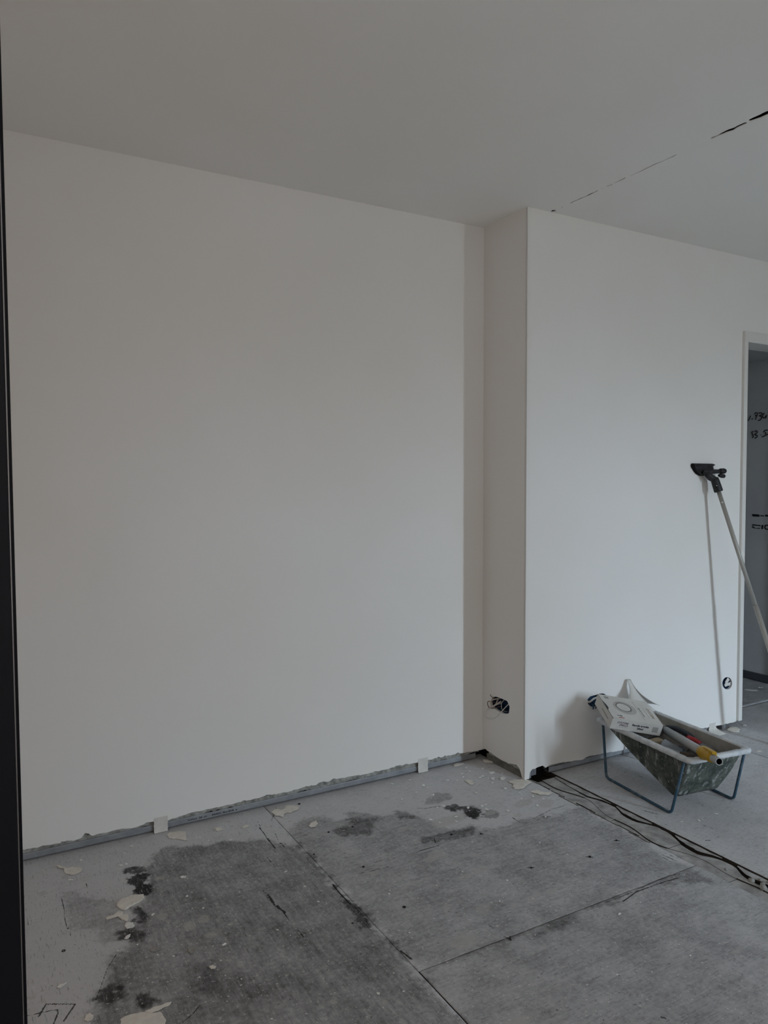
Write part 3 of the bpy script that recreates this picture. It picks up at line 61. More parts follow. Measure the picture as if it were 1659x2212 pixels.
GOUGE = [([[0.9656,2.6837],[0.9655,2.6433],[0.9593,2.5686],[0.9582,2.4974]],0.0022),([[1.0022,2.6108],[0.9876,2.5362]],0.0012),([[0.9502,2.489],[0.9487,2.4492],[0.9496,2.3992]],0.0014),([[0.9115,2.4604],[0.9109,2.4166]],0.0015),([[1.0452,2.8304],[1.0506,2.7756],[1.0512,2.7436]],0.0014),([[0.9938,2.5246],[0.9913,2.4915]],0.0018),([[0.3304,2.5866],[0.327,2.5249]],0.0015),([[0.2502,2.5297],[0.2482,2.4456],[0.2441,2.3874],[0.2488,2.3082]],0.0015),([[0.1478,2.5133],[0.1462,2.4237]],0.0012),([[0.8229,2.2586],[0.8231,2.2135],[0.8245,2.1584]],0.002),([[0.8219,2.2253],[0.823,2.1277]],0.0015),([[0.3531,2.1548],[0.3169,2.0965],[0.2919,2.0329],[0.2696,1.9799]],0.0014),([[0.5005,1.8342],[0.4724,1.809],[0.4432,1.7925]],0.0016),([[0.2453,2.3575],[0.268,2.3159],[0.3109,2.2914]],0.0012),([[0.9781,2.734],[0.9698,2.6738]],0.0015),([[0.9632,2.5848],[0.9597,2.4992]],0.002),([[1.0901,2.8256],[1.0235,2.708]],0.0013),([[0.1109,2.0069],[0.1427,2.0022],[0.1805,1.9943],[0.1806,1.9772],[0.1677,1.9438]],0.0022),([[0.1378,1.9882],[0.1586,2.0293],[0.2233,1.9924],[0.1902,1.9418]],0.0022),([[1.5818,2.53],[1.6087,2.5107],[1.6481,2.5037],[1.6775,2.4947]],0.0022),([[1.3999,2.227],[1.4346,2.2269],[1.4843,2.2249]],0.0025),([[1.5005,2.2794],[1.4859,2.2476]],0.002),([[1.1389,2.1974],[1.1846,2.1917],[1.2531,2.187]],0.002),([[1.1635,2.2313],[1.2526,2.2371]],0.0012),([[1.167,1.9575],[1.1841,1.9421]],0.0015),([[1.0348,2.1783],[1.0316,2.1177],[1.0339,2.0451]],0.003),([[0.8275,2.2466],[0.8326,2.1485],[0.835,2.08],[0.8384,1.9632]],0.0018),([[0.8277,2.1513],[0.8393,2.1051]],0.0035),([[1.0514,1.769],[1.0592,1.723]],0.003),([[1.3421,1.7795],[1.3498,1.6516]],0.0012),([[1.3489,1.6669],[1.3521,1.6503],[1.3613,1.6698]],0.0022),([[1.8644,2.2736],[1.8617,2.2208]],0.0018),([[1.9732,2.2168],[1.998,2.2026]],0.0025),([[1.8612,2.2671],[1.8636,2.22]],0.0015),([[1.9249,2.2214],[2.044,2.248],[2.1679,2.2527]],0.0016),([[1.6066,2.2452],[1.8035,2.2186],[2.0041,2.2039]],0.0012),([[1.6695,2.221],[1.6785,2.2158]],0.003),([[2.1359,1.7755],[2.143,1.7226]],0.0022),([[2.1232,1.7648],[2.1197,1.7113]],0.0018),([[2.1551,1.7797],[2.1624,1.7306]],0.0018),([[2.0655,1.9363],[2.0832,1.9263]],0.003),([[1.8918,1.9001],[1.9095,1.8825]],0.0025),([[1.6646,1.9431],[1.681,1.9337]],0.003),([[1.7864,1.6341],[1.8629,1.6511],[1.9647,1.65],[2.061,1.641]],0.0025),([[1.8197,1.6573],[1.8904,1.6605],[2.0386,1.6672],[2.0805,1.6568]],0.002),([[1.4769,1.2241],[1.4822,1.2174]],0.003),([[1.6884,1.6549],[1.8197,1.6573]],0.0014),([[1.3516,1.6688],[1.3544,1.6472]],0.002),([[2.59,2.3993],[2.6207,2.32],[2.6271,2.2332]],0.0018),([[2.3652,2.3194],[2.3761,2.3086]],0.0025),([[2.3588,2.058],[2.3831,2.0058]],0.003),([[2.4555,1.8578],[2.463,1.8148]],0.002),([[2.3592,1.7683],[2.3739,1.7599]],0.003),([[2.9655,2.0508],[2.9653,1.9934]],0.002),([[2.2688,1.8331],[2.3265,1.7358]],0.0012),([[2.3968,2.0266],[2.4152,1.9969]],0.0015),([[2.7224,1.9909],[2.7383,1.9506]],0.0014),([[2.3861,1.9118],[2.3966,1.8615]],0.001),([[2.1694,2.2973],[2.1983,2.1596]],0.001),([[2.3594,1.5904],[2.3643,1.5758]],0.0009),([[2.6654,2.1179],[2.6695,2.0831]],0.0011),([[2.4252,1.7678],[2.4208,1.7481]],0.0011),([[2.4792,1.9869],[2.4957,1.955]],0.001),([[2.461,2.0522],[2.4585,2.0157]],0.0018),([[2.6408,1.8135],[2.6344,1.7899]],0.0014),([[2.4884,2.0337],[2.4961,2.0053]],0.0011),([[2.3115,1.9366],[2.3303,1.9014]],0.0011),([[2.4202,2.0943],[2.4397,2.0703]],0.0013),([[2.4023,1.707],[2.4189,1.6806]],0.0015),([[2.3358,1.9329],[2.3388,1.9156]],0.0018),([[2.3388,1.7199],[2.3461,1.6939]],0.0009),([[2.3506,2.1363],[2.3594,2.1181]],0.0009),([[2.6155,1.9948],[2.6337,1.9536]],0.0013),([[2.6454,1.9091],[2.6586,1.8672]],0.0015),([[2.4186,1.72],[2.4363,1.6865]],0.0012),([[2.6094,1.9905],[2.6043,1.9613]],0.0016)]
SCREWS = [[0.989,2.5246],[1.1804,2.5174],[1.1812,2.8024],[1.0631,2.3914],[1.2796,2.5128],[1.5723,2.2712],[1.6723,2.2223],[1.6721,1.9364],[1.1718,1.9491],[1.6711,1.9365],[2.0743,1.9313],[1.9011,1.8918],[0.9928,1.9522],[1.1755,2.2272],[0.2231,2.2401],[2.0838,2.5165]]
MAINB = [[0.1558,0.0474],[0.1957,0.0473],[0.2402,0.0463],[0.2778,0.0437],[0.3259,0.0429],[0.3516,0.0477],[0.3596,0.061],[0.3737,0.0577],[0.3829,0.0453],[0.4742,0.0442],[0.5317,0.0411],[0.5702,0.0427],[0.5737,0.0507],[0.6041,0.0454],[0.6557,0.0389],[0.7207,0.0475],[0.8109,0.0474],[0.9038,0.0473],[1.0331,0.0476],[1.1455,0.0469],[1.1701,0.0495],[1.2769,0.05],[1.3897,0.055],[1.4836,0.0495],[1.5992,0.0502],[1.7604,0.0509],[1.8402,0.0501],[1.9193,0.05],[2.0161,0.0496],[2.0777,0.0428],[2.1211,0.0416]]
STRIP = [[0.6041,0.0419],[0.654,0.0411],[1.7777,0.0508],[1.8302,0.0516]]
RIGHTB = [[2.1444,0.0039],[2.1692,0.0049],[2.1709,0.0378],[2.1902,0.0431],[2.2329,0.047],[2.2446,0.0478],[2.2605,0.0356],[2.2842,0.0433],[2.3202,0.0389],[2.3764,0.0412],[2.4048,0.0367],[2.497,0.0302],[2.5145,0.0401],[2.7168,0.0296],[2.9244,0.0243],[3.3545,0.0357],[3.3899,0.0322],[3.4436,0.0304],[3.4798,0.0304],[3.4981,0.0262],[3.5163,0.0268],[3.5754,0.0279],[3.6014,0.031],[3.6221,0.0288]]
RETB = [[2.8387,0.0314],[2.823,0.0526],[2.7661,0.0481],[2.6959,0.0391],[2.6281,0.0428],[2.5858,0.0537],[2.5626,0.0433],[2.5533,0.0282],[2.544,0.0042],[2.5214,0.0062]]
OUTRET = [[2.7574,0.3144],[2.7374,0.3242],[2.6977,0.3264],[2.6492,0.3249],[2.6323,0.3031],[2.6369,0.2742],[2.6488,0.2648],[2.6826,0.2587],[2.727,0.2624],[2.7673,0.2706],[2.7751,0.2909]]
OUTR = [[3.5661,0.2418],[3.564,0.2305],[3.5572,0.2213],[3.5466,0.2152],[3.5335,0.2131],[3.5195,0.215],[3.5063,0.2209],[3.4954,0.2299],[3.4882,0.2409],[3.4855,0.2527],[3.4876,0.2639],[3.4943,0.2731],[3.5048,0.2791],[3.5178,0.2814],[3.5318,0.2795],[3.5451,0.2738],[3.5561,0.2648],[3.5634,0.2537]]
OUTR2 = [[2.515,0.3104],[2.5322,0.3208],[2.5671,0.3231],[2.5922,0.3251],[2.6176,0.3224],[2.6356,0.3114],[2.6385,0.281],[2.6132,0.2661],[2.5628,0.2645],[2.5328,0.2746],[2.5178,0.2879]]
HAND = [[[3.1306,1.7553],[3.1482,1.7234]],[[3.1213,1.738],[3.1193,1.7296]],[[3.1046,1.7632],[3.0967,1.7708],[3.0842,1.7698],[3.084,1.7583],[3.0925,1.7392],[3.095,1.7262]],[[3.1,1.753],[3.0857,1.7535]],[[3.0735,1.7657],[3.0647,1.7699],[3.0522,1.7656],[3.0503,1.7589],[3.0608,1.7515],[3.0696,1.7506],[3.0571,1.7447],[3.0534,1.7362],[3.0602,1.7237],[3.0779,1.72]],[[3.0347,1.7658],[3.0449,1.7519],[3.0456,1.7389],[3.0375,1.7334],[3.0272,1.7392],[3.0187,1.7499],[3.0219,1.7371],[3.0226,1.729]],[[3.1106,1.6512],[3.1195,1.6468],[3.1194,1.6385],[3.1137,1.6266],[3.1099,1.6164],[3.117,1.6085]],[[3.1015,1.6474],[3.0909,1.6533],[3.0818,1.6479],[3.0852,1.6382],[3.1011,1.6283],[3.085,1.6241],[3.0813,1.6182],[3.0865,1.6102],[3.0989,1.6042]],[[3.0565,1.6242],[3.053,1.6224]],[[3.0375,1.642],[3.0272,1.6511],[3.0077,1.6532]],[[3.0235,1.6411],[3.0232,1.6264]],[[3.0492,1.6099],[3.0317,1.6155],[3.0072,1.6272]]]
PRINT = [[[3.1083,1.1034],[3.0616,1.1024],[3.0556,1.0987],[3.056,1.0877],[3.102,1.0875],[3.1081,1.0934]],[[3.0497,1.1],[3.0238,1.0977],[3.0236,1.09],[3.0484,1.0902]],[[3.0169,1.1024],[2.9774,1.1017],[2.9772,1.0908],[3.0161,1.0909]],[[3.039,1.0333],[3.0261,1.034],[3.0314,1.0062],[3.0408,1.0068]],[[3.107,1.0355],[3.0472,1.0329],[3.0483,1.0251],[3.0888,1.0275],[3.1069,1.0266]],[[3.108,1.0232],[3.0983,1.0226],[3.0813,1.0113],[3.0493,1.0152],[3.0515,1.0073],[3.0813,1.0079],[3.1078,1.0121]],[[3.0109,1.038],[2.9819,1.0372],[2.9817,1.0296],[3.0084,1.0299],[3.0129,1.0215],[3.0081,1.0119],[2.9814,1.0111],[2.9812,1.0035],[3.0103,1.0052],[3.0198,1.0134],[3.0201,1.0277]]]
# ------------------------------------------------------------------ helpers
def tag(o, label=None, cat=None, group=None, kind=None):
    if label: o['label'] = label
    if cat: o['category'] = cat
    if group: o['group'] = group
    if kind: o['kind'] = kind
    return o
def link(o, parent=None):
    COL.objects.link(o)
    if parent: o.parent = parent
    return o
def mobj(name, me, mat=None, parent=None, smooth=False):
    o = bpy.data.objects.new(name, me); link(o, parent)
    if mat: me.materials.append(mat)
    if smooth:
        for f in me.polygons: f.use_smooth = True
    return o
def from_bm(name, bm, mat=None, parent=None, smooth=False):
    bmesh.ops.recalc_face_normals(bm, faces=bm.faces)
    me = bpy.data.meshes.new(name); bm.to_mesh(me); bm.free()
    return mobj(name, me, mat, parent, smooth)
def empty(name, loc=(0, 0, 0), rot=None):
    o = bpy.data.objects.new(name, None); o.empty_display_size = 0.05; link(o); o.location = loc
    if rot is not None: o.matrix_world = Matrix.Translation(loc) @ rot.to_4x4()
    return o
def add_box(bm, x0, x1, y0, y1, z0, z1, bevel=0, M=None):
    vs = [bm.verts.new((x, y, z)) for z in (z0, z1) for y in (y0, y1) for x in (x0, x1)]
    fs = [bm.faces.new([vs[i] for i in q]) for q in ((0, 2, 3, 1), (4, 5, 7, 6), (0, 1, 5, 4), (2, 6, 7, 3), (0, 4, 6, 2), (1, 3, 7, 5))]
    if bevel:
        es = list({e for f in fs for e in f.edges})
        r = bmesh.ops.bevel(bm, geom=es, offset=bevel, segments=2, affect='EDGES', profile=0.5)
        vs = list({v for f in r['faces'] for v in f.verts} | {v for v in vs if v.is_valid})
    if M is not None: bmesh.ops.transform(bm, matrix=M, verts=[v for v in vs if v.is_valid])
def box(name, x0, x1, y0, y1, z0, z1, mat, parent=None, bevel=0):
    bm = bmesh.new(); add_box(bm, x0, x1, y0, y1, z0, z1, bevel); return from_bm(name, bm, mat, parent)
def add_tube(bm, pts, r, seg=10, caps=True, flat=None):
    pts = [Vector(q) for q in pts]; n = len(pts); rs = r if isinstance(r, (list, tuple)) else [r]*n
    t0 = (pts[1]-pts[0]).normalized(); a = t0.orthogonal().normalized(); rings = []
    for i in range(n):
        t = (pts[min(i+1, n-1)]-pts[max(i-1, 0)]).normalized()
        a = (a - t*a.dot(t)).normalized(); b = t.cross(a)
        rings.append([bm.verts.new(pts[i]+(a*math.cos(k*2*math.pi/seg)+b*math.sin(k*2*math.pi/seg))*rs[i]) for k in range(seg)])
    for i in range(n-1):
        for k in range(seg):
            bm.faces.new((rings[i][k], rings[i][(k+1) % seg], rings[i+1][(k+1) % seg], rings[i+1][k]))
    if caps: bm.faces.new(rings[0][::-1]); bm.faces.new(rings[-1])
def tube(name, pts, r, mat, parent=None, seg=10, caps=True):
    bm = bmesh.new(); add_tube(bm, pts, r, seg, caps); return from_bm(name, bm, mat, parent, True)
def fillet(pts, rad, n=6):
    pts = [Vector(q) for q in pts]; out = [pts[0]]
    for i in range(1, len(pts)-1):
        a = (pts[i-1]-pts[i]).normalized(); b = (pts[i+1]-pts[i]).normalized()
        p0 = pts[i]+a*rad; p2 = pts[i]+b*rad
        for k in range(n+1):
            t = k/n; out.append(p0*(1-t)**2+pts[i]*2*t*(1-t)+p2*t*t)
    return out+[pts[-1]]
def smooth_path(pts, n=6):
    pts = [Vector(q) for q in pts]; P = [pts[0]*2-pts[1]]+pts+[pts[-1]*2-pts[-2]]; out = []
    for i in range(1, len(P)-2):
        for k in range(n):
            t = k/n
            out.append(0.5*((2*P[i])+(P[i+1]-P[i-1])*t+(2*P[i-1]-5*P[i]+4*P[i+1]-P[i+2])*t*t+(3*P[i]-P[i-1]-3*P[i+1]+P[i+2])*t**3))
    return out+[pts[-1]]
def sheet_mesh(name, loops, th):
    """flat sheet in local XY with holes, thickness th centred on z=0"""
    cu = bpy.data.curves.new(name, 'CURVE'); cu.dimensions = '2D'; cu.fill_mode = 'BOTH'; cu.extrude = th/2
    for L in loops:
        s = cu.splines.new('POLY'); s.points.add(len(L)-1); s.use_cyclic_u = True
        for i, q in enumerate(L): s.points[i].co = (q[0], q[1], 0, 1)
    o = bpy.data.objects.new(name, cu); COL.objects.link(o)
    dg = bpy.context.evaluated_depsgraph_get()
    me = bpy.data.meshes.new_from_object(o.evaluated_get(dg)); me.name = name
    bpy.data.objects.remove(o); bpy.data.curves.remove(cu)
    return me
def sheet(name, loops, th, M, mat, parent=None):
    me = sheet_mesh(name, loops, th); me.transform(M)
    me.materials.clear()
    return mobj(name, me, mat, parent)
# local (a,b) -> world for sheets: on a wall facing -Y (a=X,b=Z), facing -X (a=Y,b=Z), or lying flat (a=X,b=Y)
def MY(y): return Matrix(((1, 0, 0, 0), (0, 0, -1, y), (0, 1, 0, 0), (0, 0, 0, 1)))
def MX(x): return Matrix(((0, 0, 1, x), (1, 0, 0, 0), (0, 1, 0, 0), (0, 0, 0, 1)))
def MZ(z): return Matrix.Translation((0, 0, z))
def text_mesh(name, body, size, mat, M, parent, shear=0, bold=0.0, width=None):
    cu = bpy.data.curves.new(name, 'FONT'); cu.body = body; cu.size = size; cu.shear = shear; cu.offset = bold
    cu.align_x = 'CENTER'; cu.align_y = 'CENTER'; cu.extrude = 0.0002; cu.resolution_u = 3
    o = bpy.data.objects.new(name, cu); COL.objects.link(o)
    dg = bpy.context.evaluated_depsgraph_get()
    me = bpy.data.meshes.new_from_object(o.evaluated_get(dg)); bpy.data.objects.remove(o); bpy.data.curves.remove(cu)
    if width:
        xs = [v.co.x for v in me.vertices]; k = width/(max(xs)-min(xs)); me.transform(Matrix.Diagonal((k, 1, 1, 1)))
    me.name = name; me.transform(M); me.materials.clear()
    return mobj(name, me, mat, parent)
# numpy value noise
_rg = np.random.RandomState(11); _T = _rg.rand(256, 256)
def vnoise(x, y):
    xi = np.floor(x).astype(int); yi = np.floor(y).astype(int); fx = x-xi; fy = y-yi
    fx = fx*fx*(3-2*fx); fy = fy*fy*(3-2*fy)
    g = lambda a, b: _T[a % 256, b % 256]
    return (g(xi, yi)*(1-fx)+g(xi+1, yi)*fx)*(1-fy)+(g(xi, yi+1)*(1-fx)+g(xi+1, yi+1)*fx)*fy
def fbm(x, y, o=4):
    s = 0; a = 0.5
    for i in range(o): s = s+a*vnoise(x*2**i+17*i, y*2**i+5*i); a *= 0.5
    return s/(1-0.5**o)
def rag(pts, step, amp, seed=0, freq=60):
    """resample an open polyline finely in its first coordinate and roughen the second"""
    xs = np.array([q[0] for q in pts]); zs = np.array([q[1] for q in pts]); o = np.argsort(xs); xs = xs[o]; zs = zs[o]
    x = np.arange(xs[0], xs[-1], step); x = np.append(x, xs[-1]); z = np.interp(x, xs, zs)
    n = fbm(x*freq+seed*31.7, x*0+seed*7.3, 3)-0.5
    k = (vnoise(x*freq*0.45+seed*3.1, x*0+2.2) > 0.72)*vnoise(x*freq*2+9, x*0)*1.3
    return [(float(a), float(b)) for a, b in zip(x, z+amp*(n*2+k))]

# ------------------------------------------------------------------ materials
def mat(name, base=(0.8, 0.8, 0.8), rough=0.8, metal=0.0):
    m = bpy.data.materials.new(name); m.use_nodes = True
    b = m.node_tree.nodes['Principled BSDF']
    b.inputs['Base Color'].default_value = (*base, 1); b.inputs['Roughness'].default_value = rough; b.inputs['Metallic'].default_value = metal
    b.inputs['Specular IOR Level'].default_value = 0.3 if rough < 0.85 else 0.0
    return m
class NT:
    def __init__(s, m): s.m = m; s.t = m.node_tree; s.b = s.t.nodes['Principled BSDF']; s.co = s.t.nodes.new('ShaderNodeTexCoord').outputs['Object']
    def n(s, ty, **k):
        o = s.t.nodes.new(ty)
        for a, v in k.items(): setattr(o, a, v)
        return o
    def l(s, a, b): s.t.links.new(a, b)
    def mapped(s, scale, rot=(0, 0, 0)):
        mp = s.n('ShaderNodeMapping'); mp.inputs['Scale'].default_value = scale; mp.inputs['Rotation'].default_value = rot
        s.l(s.co, mp.inputs[0]); return mp.outputs[0]
    def noise(s, scale, detail=4, vec=None, rough=0.55, dist=0):
        o = s.n('ShaderNodeTexNoise'); o.inputs['Scale'].default_value = scale; o.inputs['Detail'].default_value = detail
        o.inputs['Roughness'].default_value = rough; o.inputs['Distortion'].default_value = dist
        s.l(vec if vec is not None else s.co, o.inputs['Vector']); return o.outputs['Fac']
    def ramp(s, fac, lo, hi, a=(0, 0, 0, 1), b=(1, 1, 1, 1)):
        o = s.n('ShaderNodeValToRGB'); e = o.color_ramp.elements; e[0].position = lo; e[1].position = hi; e[0].color = a; e[1].color = b
        s.l(fac, o.inputs[0]); return o.outputs[0]
    def mix(s, fac, a, b, mode='MIX'):
        o = s.n('ShaderNodeMix', data_type='RGBA', blend_type=mode)
        for sock, v in ((o.inputs[0], fac), (o.inputs[6], a), (o.inputs[7], b)):
            if isinstance(v, (int, float)): sock.default_value = v
            elif isinstance(v, tuple): sock.default_value = (*v, 1) if len(v) == 3 else v
            else: s.l(v, sock)
        return o.outputs[2]
    def math(s, op, a, b=0.0, clamp=False):
        o = s.n('ShaderNodeMath', operation=op, use_clamp=clamp)
        for i, v in enumerate((a, b)):
            if isinstance(v, (int, float)): o.inputs[i].default_value = v
            else: s.l(v, o.inputs[i])
        return o.outputs[0]
    def smooth(s, v, lo, hi):
        o = s.n('ShaderNodeMapRange', interpolation_type='SMOOTHSTEP'); s.l(v, o.inputs[0]); o.inputs[1].default_value = lo; o.inputs[2].default_value = hi; return o.outputs[0]
    def attr(s, name): o = s.n('ShaderNodeAttribute', attribute_name=name); return o.outputs['Fac']
    def color(s, c): s.l(c, s.b.inputs['Base Color'])
    def bump(s, h, strength=0.3, dist=0.002):
        o = s.n('ShaderNodeBump'); o.inputs['Strength'].default_value = strength; o.inputs['Distance'].default_value = dist
        s.l(h, o.inputs['Height']); s.l(o.outputs[0], s.b.inputs['Normal'])
def mottled(name, c1, c2, scale, rough=0.85, bump=0.0, bscale=200, metal=0, lo=0.35, hi=0.65):
    m = mat(name, c1, rough, metal); t = NT(m); t.color(t.mix(t.ramp(t.noise(scale, 5), lo, hi), c1, c2))
    if bump: t.bump(t.noise(bscale, 4), bump, 0.002)
    return m
def paint(name, c):
    m = mat(name, c, 0.88); t = NT(m)
    d = tuple(v*k for v, k in zip(c, (0.975, 0.965, 0.945)))
    col = t.mix(t.ramp(t.noise(1.1, 2), 0.38, 0.66), c, d)
    t.color(col)
    return m
WALL = paint('wall_paint', (0.85, 0.835, 0.81))
CEIL = paint('ceiling_paint', (0.90, 0.89, 0.865))
TRIMW = paint('casing_paint', (0.74, 0.73, 0.70))
CORE = mottled('torn_gypsum', (0.46, 0.455, 0.42), (0.20, 0.20, 0.18), 48, 0.95, 0.6, 120)
PAPER = mottled('plaster_strip', (0.72, 0.70, 0.66), (0.64, 0.62, 0.58), 30, 0.9, 0.2, 150)
STEEL = mottled('galvanised_steel', (0.33, 0.345, 0.36), (0.25, 0.26, 0.275), 18, 0.6, 0, 300, 0.25)
VOID = mat('cavity_shade', (0.02, 0.02, 0.022), 0.95)  # near-black colour stands in for the shade inside hollows
CHIP = mottled('plaster_chip', (0.80, 0.77, 0.71), (0.70, 0.67, 0.61), 45, 0.9, 0.3, 150)
CHIPW = mottled('plaster_crumb', (0.85, 0.85, 0.83), (0.74, 0.74, 0.71), 60, 0.9, 0.2, 200)
EDGE = mat('shaded_cut_edge', (0.045, 0.04, 0.036), 0.95)  # dark cut edge; its colour also paints in the shade of open gaps
DUSTY = mottled('dull_plaster', (0.36, 0.35, 0.33), (0.28, 0.275, 0.26), 60, 0.95, 0.3, 200)
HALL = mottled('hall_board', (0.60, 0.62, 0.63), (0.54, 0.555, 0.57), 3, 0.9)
INK = mat('black_marker', (0.015, 0.015, 0.018), 0.7)
INKG = mat('grey_print', (0.06, 0.065, 0.07), 0.8)
BLACKM = mat('black_metal', (0.0055, 0.005, 0.0075), 0.5)
BLACKM.node_tree.nodes['Principled BSDF'].inputs['Specular IOR Level'].default_value = 0.12
BLUEBOX = mottled('blue_plastic', (0.035, 0.085, 0.165), (0.02, 0.05, 0.11), 40, 0.5)
WIREW = mat('white_cable', (0.62, 0.62, 0.58), 0.5)
WIREB = mat('brown_wire', (0.12, 0.06, 0.04), 0.5)
WIREC = mat('cream_wire', (0.55, 0.48, 0.42), 0.5)

def floor_mat(name, axis, light=1.0):
    """dusty construction board: grain runs along axis"""
    m = mat(name, rough=0.9); t = NT(m)
    g = t.noise(1.0, 3, t.mapped((5, 70, 5) if axis == 'X' else (70, 5, 5)), 0.65)
    g2 = t.noise(1.0, 2, t.mapped((26, 230, 26) if axis == 'X' else (230, 26, 26)), 0.6)
    cl = t.noise(7, 5, rough=0.74)                      # blotches of trodden dust
    fine = t.noise(75, 3, rough=0.6)
    dk = t.math('ADD', t.attr('dark'), t.math('MULTIPLY', t.math('SUBTRACT', cl, 0.5), 0.75))
    dk = t.math('ADD', dk, t.math('MULTIPLY', t.math('SUBTRACT', fine, 0.5), 0.40))
    dk = t.math('ADD', dk, t.math('MULTIPLY', t.math('SUBTRACT', g, 0.5), t.math('ADD', t.math('MULTIPLY', t.attr('dark'), 0.45), 0.10)))
    L = lambda v: tuple(x*light for x in v)
    col = t.mix(t.smooth(dk, -0.08, 1.0), L((0.585, 0.59, 0.60)), L((0.045, 0.045, 0.046)))
    # grain streaks
    col = t.mix(t.math('MULTIPLY', t.math('SUBTRACT', 1.0, t.smooth(g2, 0.30, 0.42)), 0.42), col, L((0.085, 0.085, 0.085)))
    col = t.mix(t.math('MULTIPLY', t.smooth(g2, 0.60, 0.72), 0.5), col, L((0.50, 0.50, 0.49)))
    # plaster film
    pe = t.math('ADD', t.attr('pale'), t.math('MULTIPLY', t.math('SUBTRACT', fine, 0.5), 0.030))
    pm = t.smooth(pe, -0.002, 0.004)
    col = t.mix(t.math('MULTIPLY', pm, 0.55), col, L((0.47, 0.46, 0.44)))
    # fine white specks and dark pits
    sp_ = t.noise(120, 1, rough=0.4)
    col = t.mix(t.math('MULTIPLY', t.smooth(sp_, 0.685, 0.72), 0.75), col, L((0.68, 0.67, 0.65)))
    col = t.mix(t.math('MULTIPLY', t.math('SUBTRACT', 1.0, t.smooth(sp_, 0.245, 0.275)), 0.6), col, (0.04, 0.04, 0.04))
    gg = t.smooth(t.math('ADD', t.attr('gouge'), t.math('MULTIPLY', t.math('SUBTRACT', fine, 0.5), 0.0026)), -0.0006, 0.0006)
    col = t.mix(t.math('MULTIPLY', gg, 0.88), col, (0.02, 0.02, 0.02))
    t.color(col)
    t.bump(fine, 0.35, 0.0025)
    return m
FLA = floor_mat('board_grain_y', 'Y'); FLB = floor_mat('board_grain_x', 'X')

# ------------------------------------------------------------------ ceiling (two slabs with a broken joint where a wall was taken out)
GAP = [(-2.9, .012), (1.0, .012), (1.515, .013), (1.579, .009), (1.581, 0), (1.590, 0), (1.593, .008), (1.65, .010), (1.69, .006), (1.72, .005), (1.725, 0), (1.862, 0), (1.87, .0028), (1.98, .0034), (2.078, .002), (2.08, 0), (2.100, 0), (2.107, .0028), (2.162, .003), (2.165, 0), (2.172, 0), (2.176, .003), (2.2, .0032), (2.203, 0), (2.222, 0), (2.226, .0035), (2.23, 0), (2.245, 0), (2.25, .003), (2.33, .005), (2.405, .0035), (2.409, 0), (2.455, 0), (2.459, .005), (2.463, 0), (2.499, 0), (2.503, .012), (2.517, .014), (2.524, 0), (2.96, 0)]
gx = lambda y: 2.272+0.0016*math.sin(y*47)+0.001*math.sin(y*131)
ys = sorted(set([q[0] for q in GAP]+[1.5+i*0.012 for i in range(85)]))
gw = np.interp(ys, [q[0] for q in GAP], [q[1] for q in GAP])
gn = [1.0+1.1*float(vnoise(np.array(y*60.), np.array(3.))) for y in ys]
le = [(gx(y)-0.5*g*n, y) for y, g, n in zip(ys, gw, gn)]; re_ = [(gx(y)+0.5*g*n+(0.00002 if g == 0 else 0), y) for y, g, n in zip(ys, gw, gn)]
ceiling = sheet('ceiling', [[(-1.0, 2.96), (-1.0, -2.9)]+le], 0.003, MZ(H+0.0015), CEIL); tag(ceiling, 'smooth off-white ceiling over the near part of the room', kind='structure')
ceil2 = sheet('ceiling', [[(6.1, -2.9), (6.1, 2.96)]+re_[::-1]], 0.003, MZ(H+0.0015), CEIL); tag(ceil2, 'smooth off-white ceiling beyond the cracked joint', kind='structure')
bm = bmesh.new(); add_box(bm, -1.1, 6.2, -2.9, 2.96, H+0.05, H+0.08)
for q in ((-1.1, -1.0, -2.9, 2.96), (6.1, 6.2, -2.9, 2.96), (-1.1, 6.2, -2.95, -2.9), (-1.1, 6.2, 2.96, 3.0)): add_box(bm, *q, H-0.02, H+0.08)
from_bm('ceiling_void', bm, VOID, ceiling)

# ------------------------------------------------------------------ walls
def bottom_core(name, parent, pts, th, M, mat_=CORE): return sheet(name, [pts], th, M, mat_, parent)
# long wall
prof = rag([(-1.0, 0.046)]+[tuple(q) for q in MAINB]+[(2.16, 0.042)], 0.006, 0.0045, 1)
wall_back = sheet('wall_back', [prof+[(2.16, H), (-1.0, H)]], 0.012, MY(YM+0.006), WALL)
tag(wall_back, 'long off-white plastered wall with a torn lower edge', kind='structure')
cb = rag([(-1.0, 0.024), (0.5, 0.024), (0.6, 0.026), (1.1, 0.027), (2.0, 0.026), (2.13, 0.028)], 0.007, 0.004, 5)
bottom_core('backing_board', wall_back, cb+[(2.13, 0.12), (-1.0, 0.12)], 0.006, MY(YM+0.0175))
def track(name, parent, a0, a1, face, axis):
    """folded steel floor channel: upright flange with a lip and a small foot"""
    bm = bmesh.new()
    prof_ = [(0.002, 0.0055), (0, 0.009), (0, 0.025), (0.0015, 0.0285), (0.0035, 0.0285), (0.0035, 0.0265), (0.0025, 0.025), (0.0025, 0.0075), (0.03, 0.0075), (0.03, 0.0055)]
    rings = []
    for a in (a0, a1):
        rings.append([bm.verts.new((a, face+d, z) if axis == 'X' else (face+d, a, z)) for d, z in prof_])
    n = len(prof_)
    for i in range(n): bm.faces.new((rings[0][i], rings[0][(i+1) % n], rings[1][(i+1) % n], rings[1][i]))
    bm.faces.new(rings[0]); bm.faces.new(rings[1][::-1])
    return from_bm(name, bm, STEEL, parent)
track('floor_track', wall_back, -1.0, 0.607, YM+0.010, 'X')
track('floor_track', wall_back, 0.652, 1.781, YM+0.010, 'X')
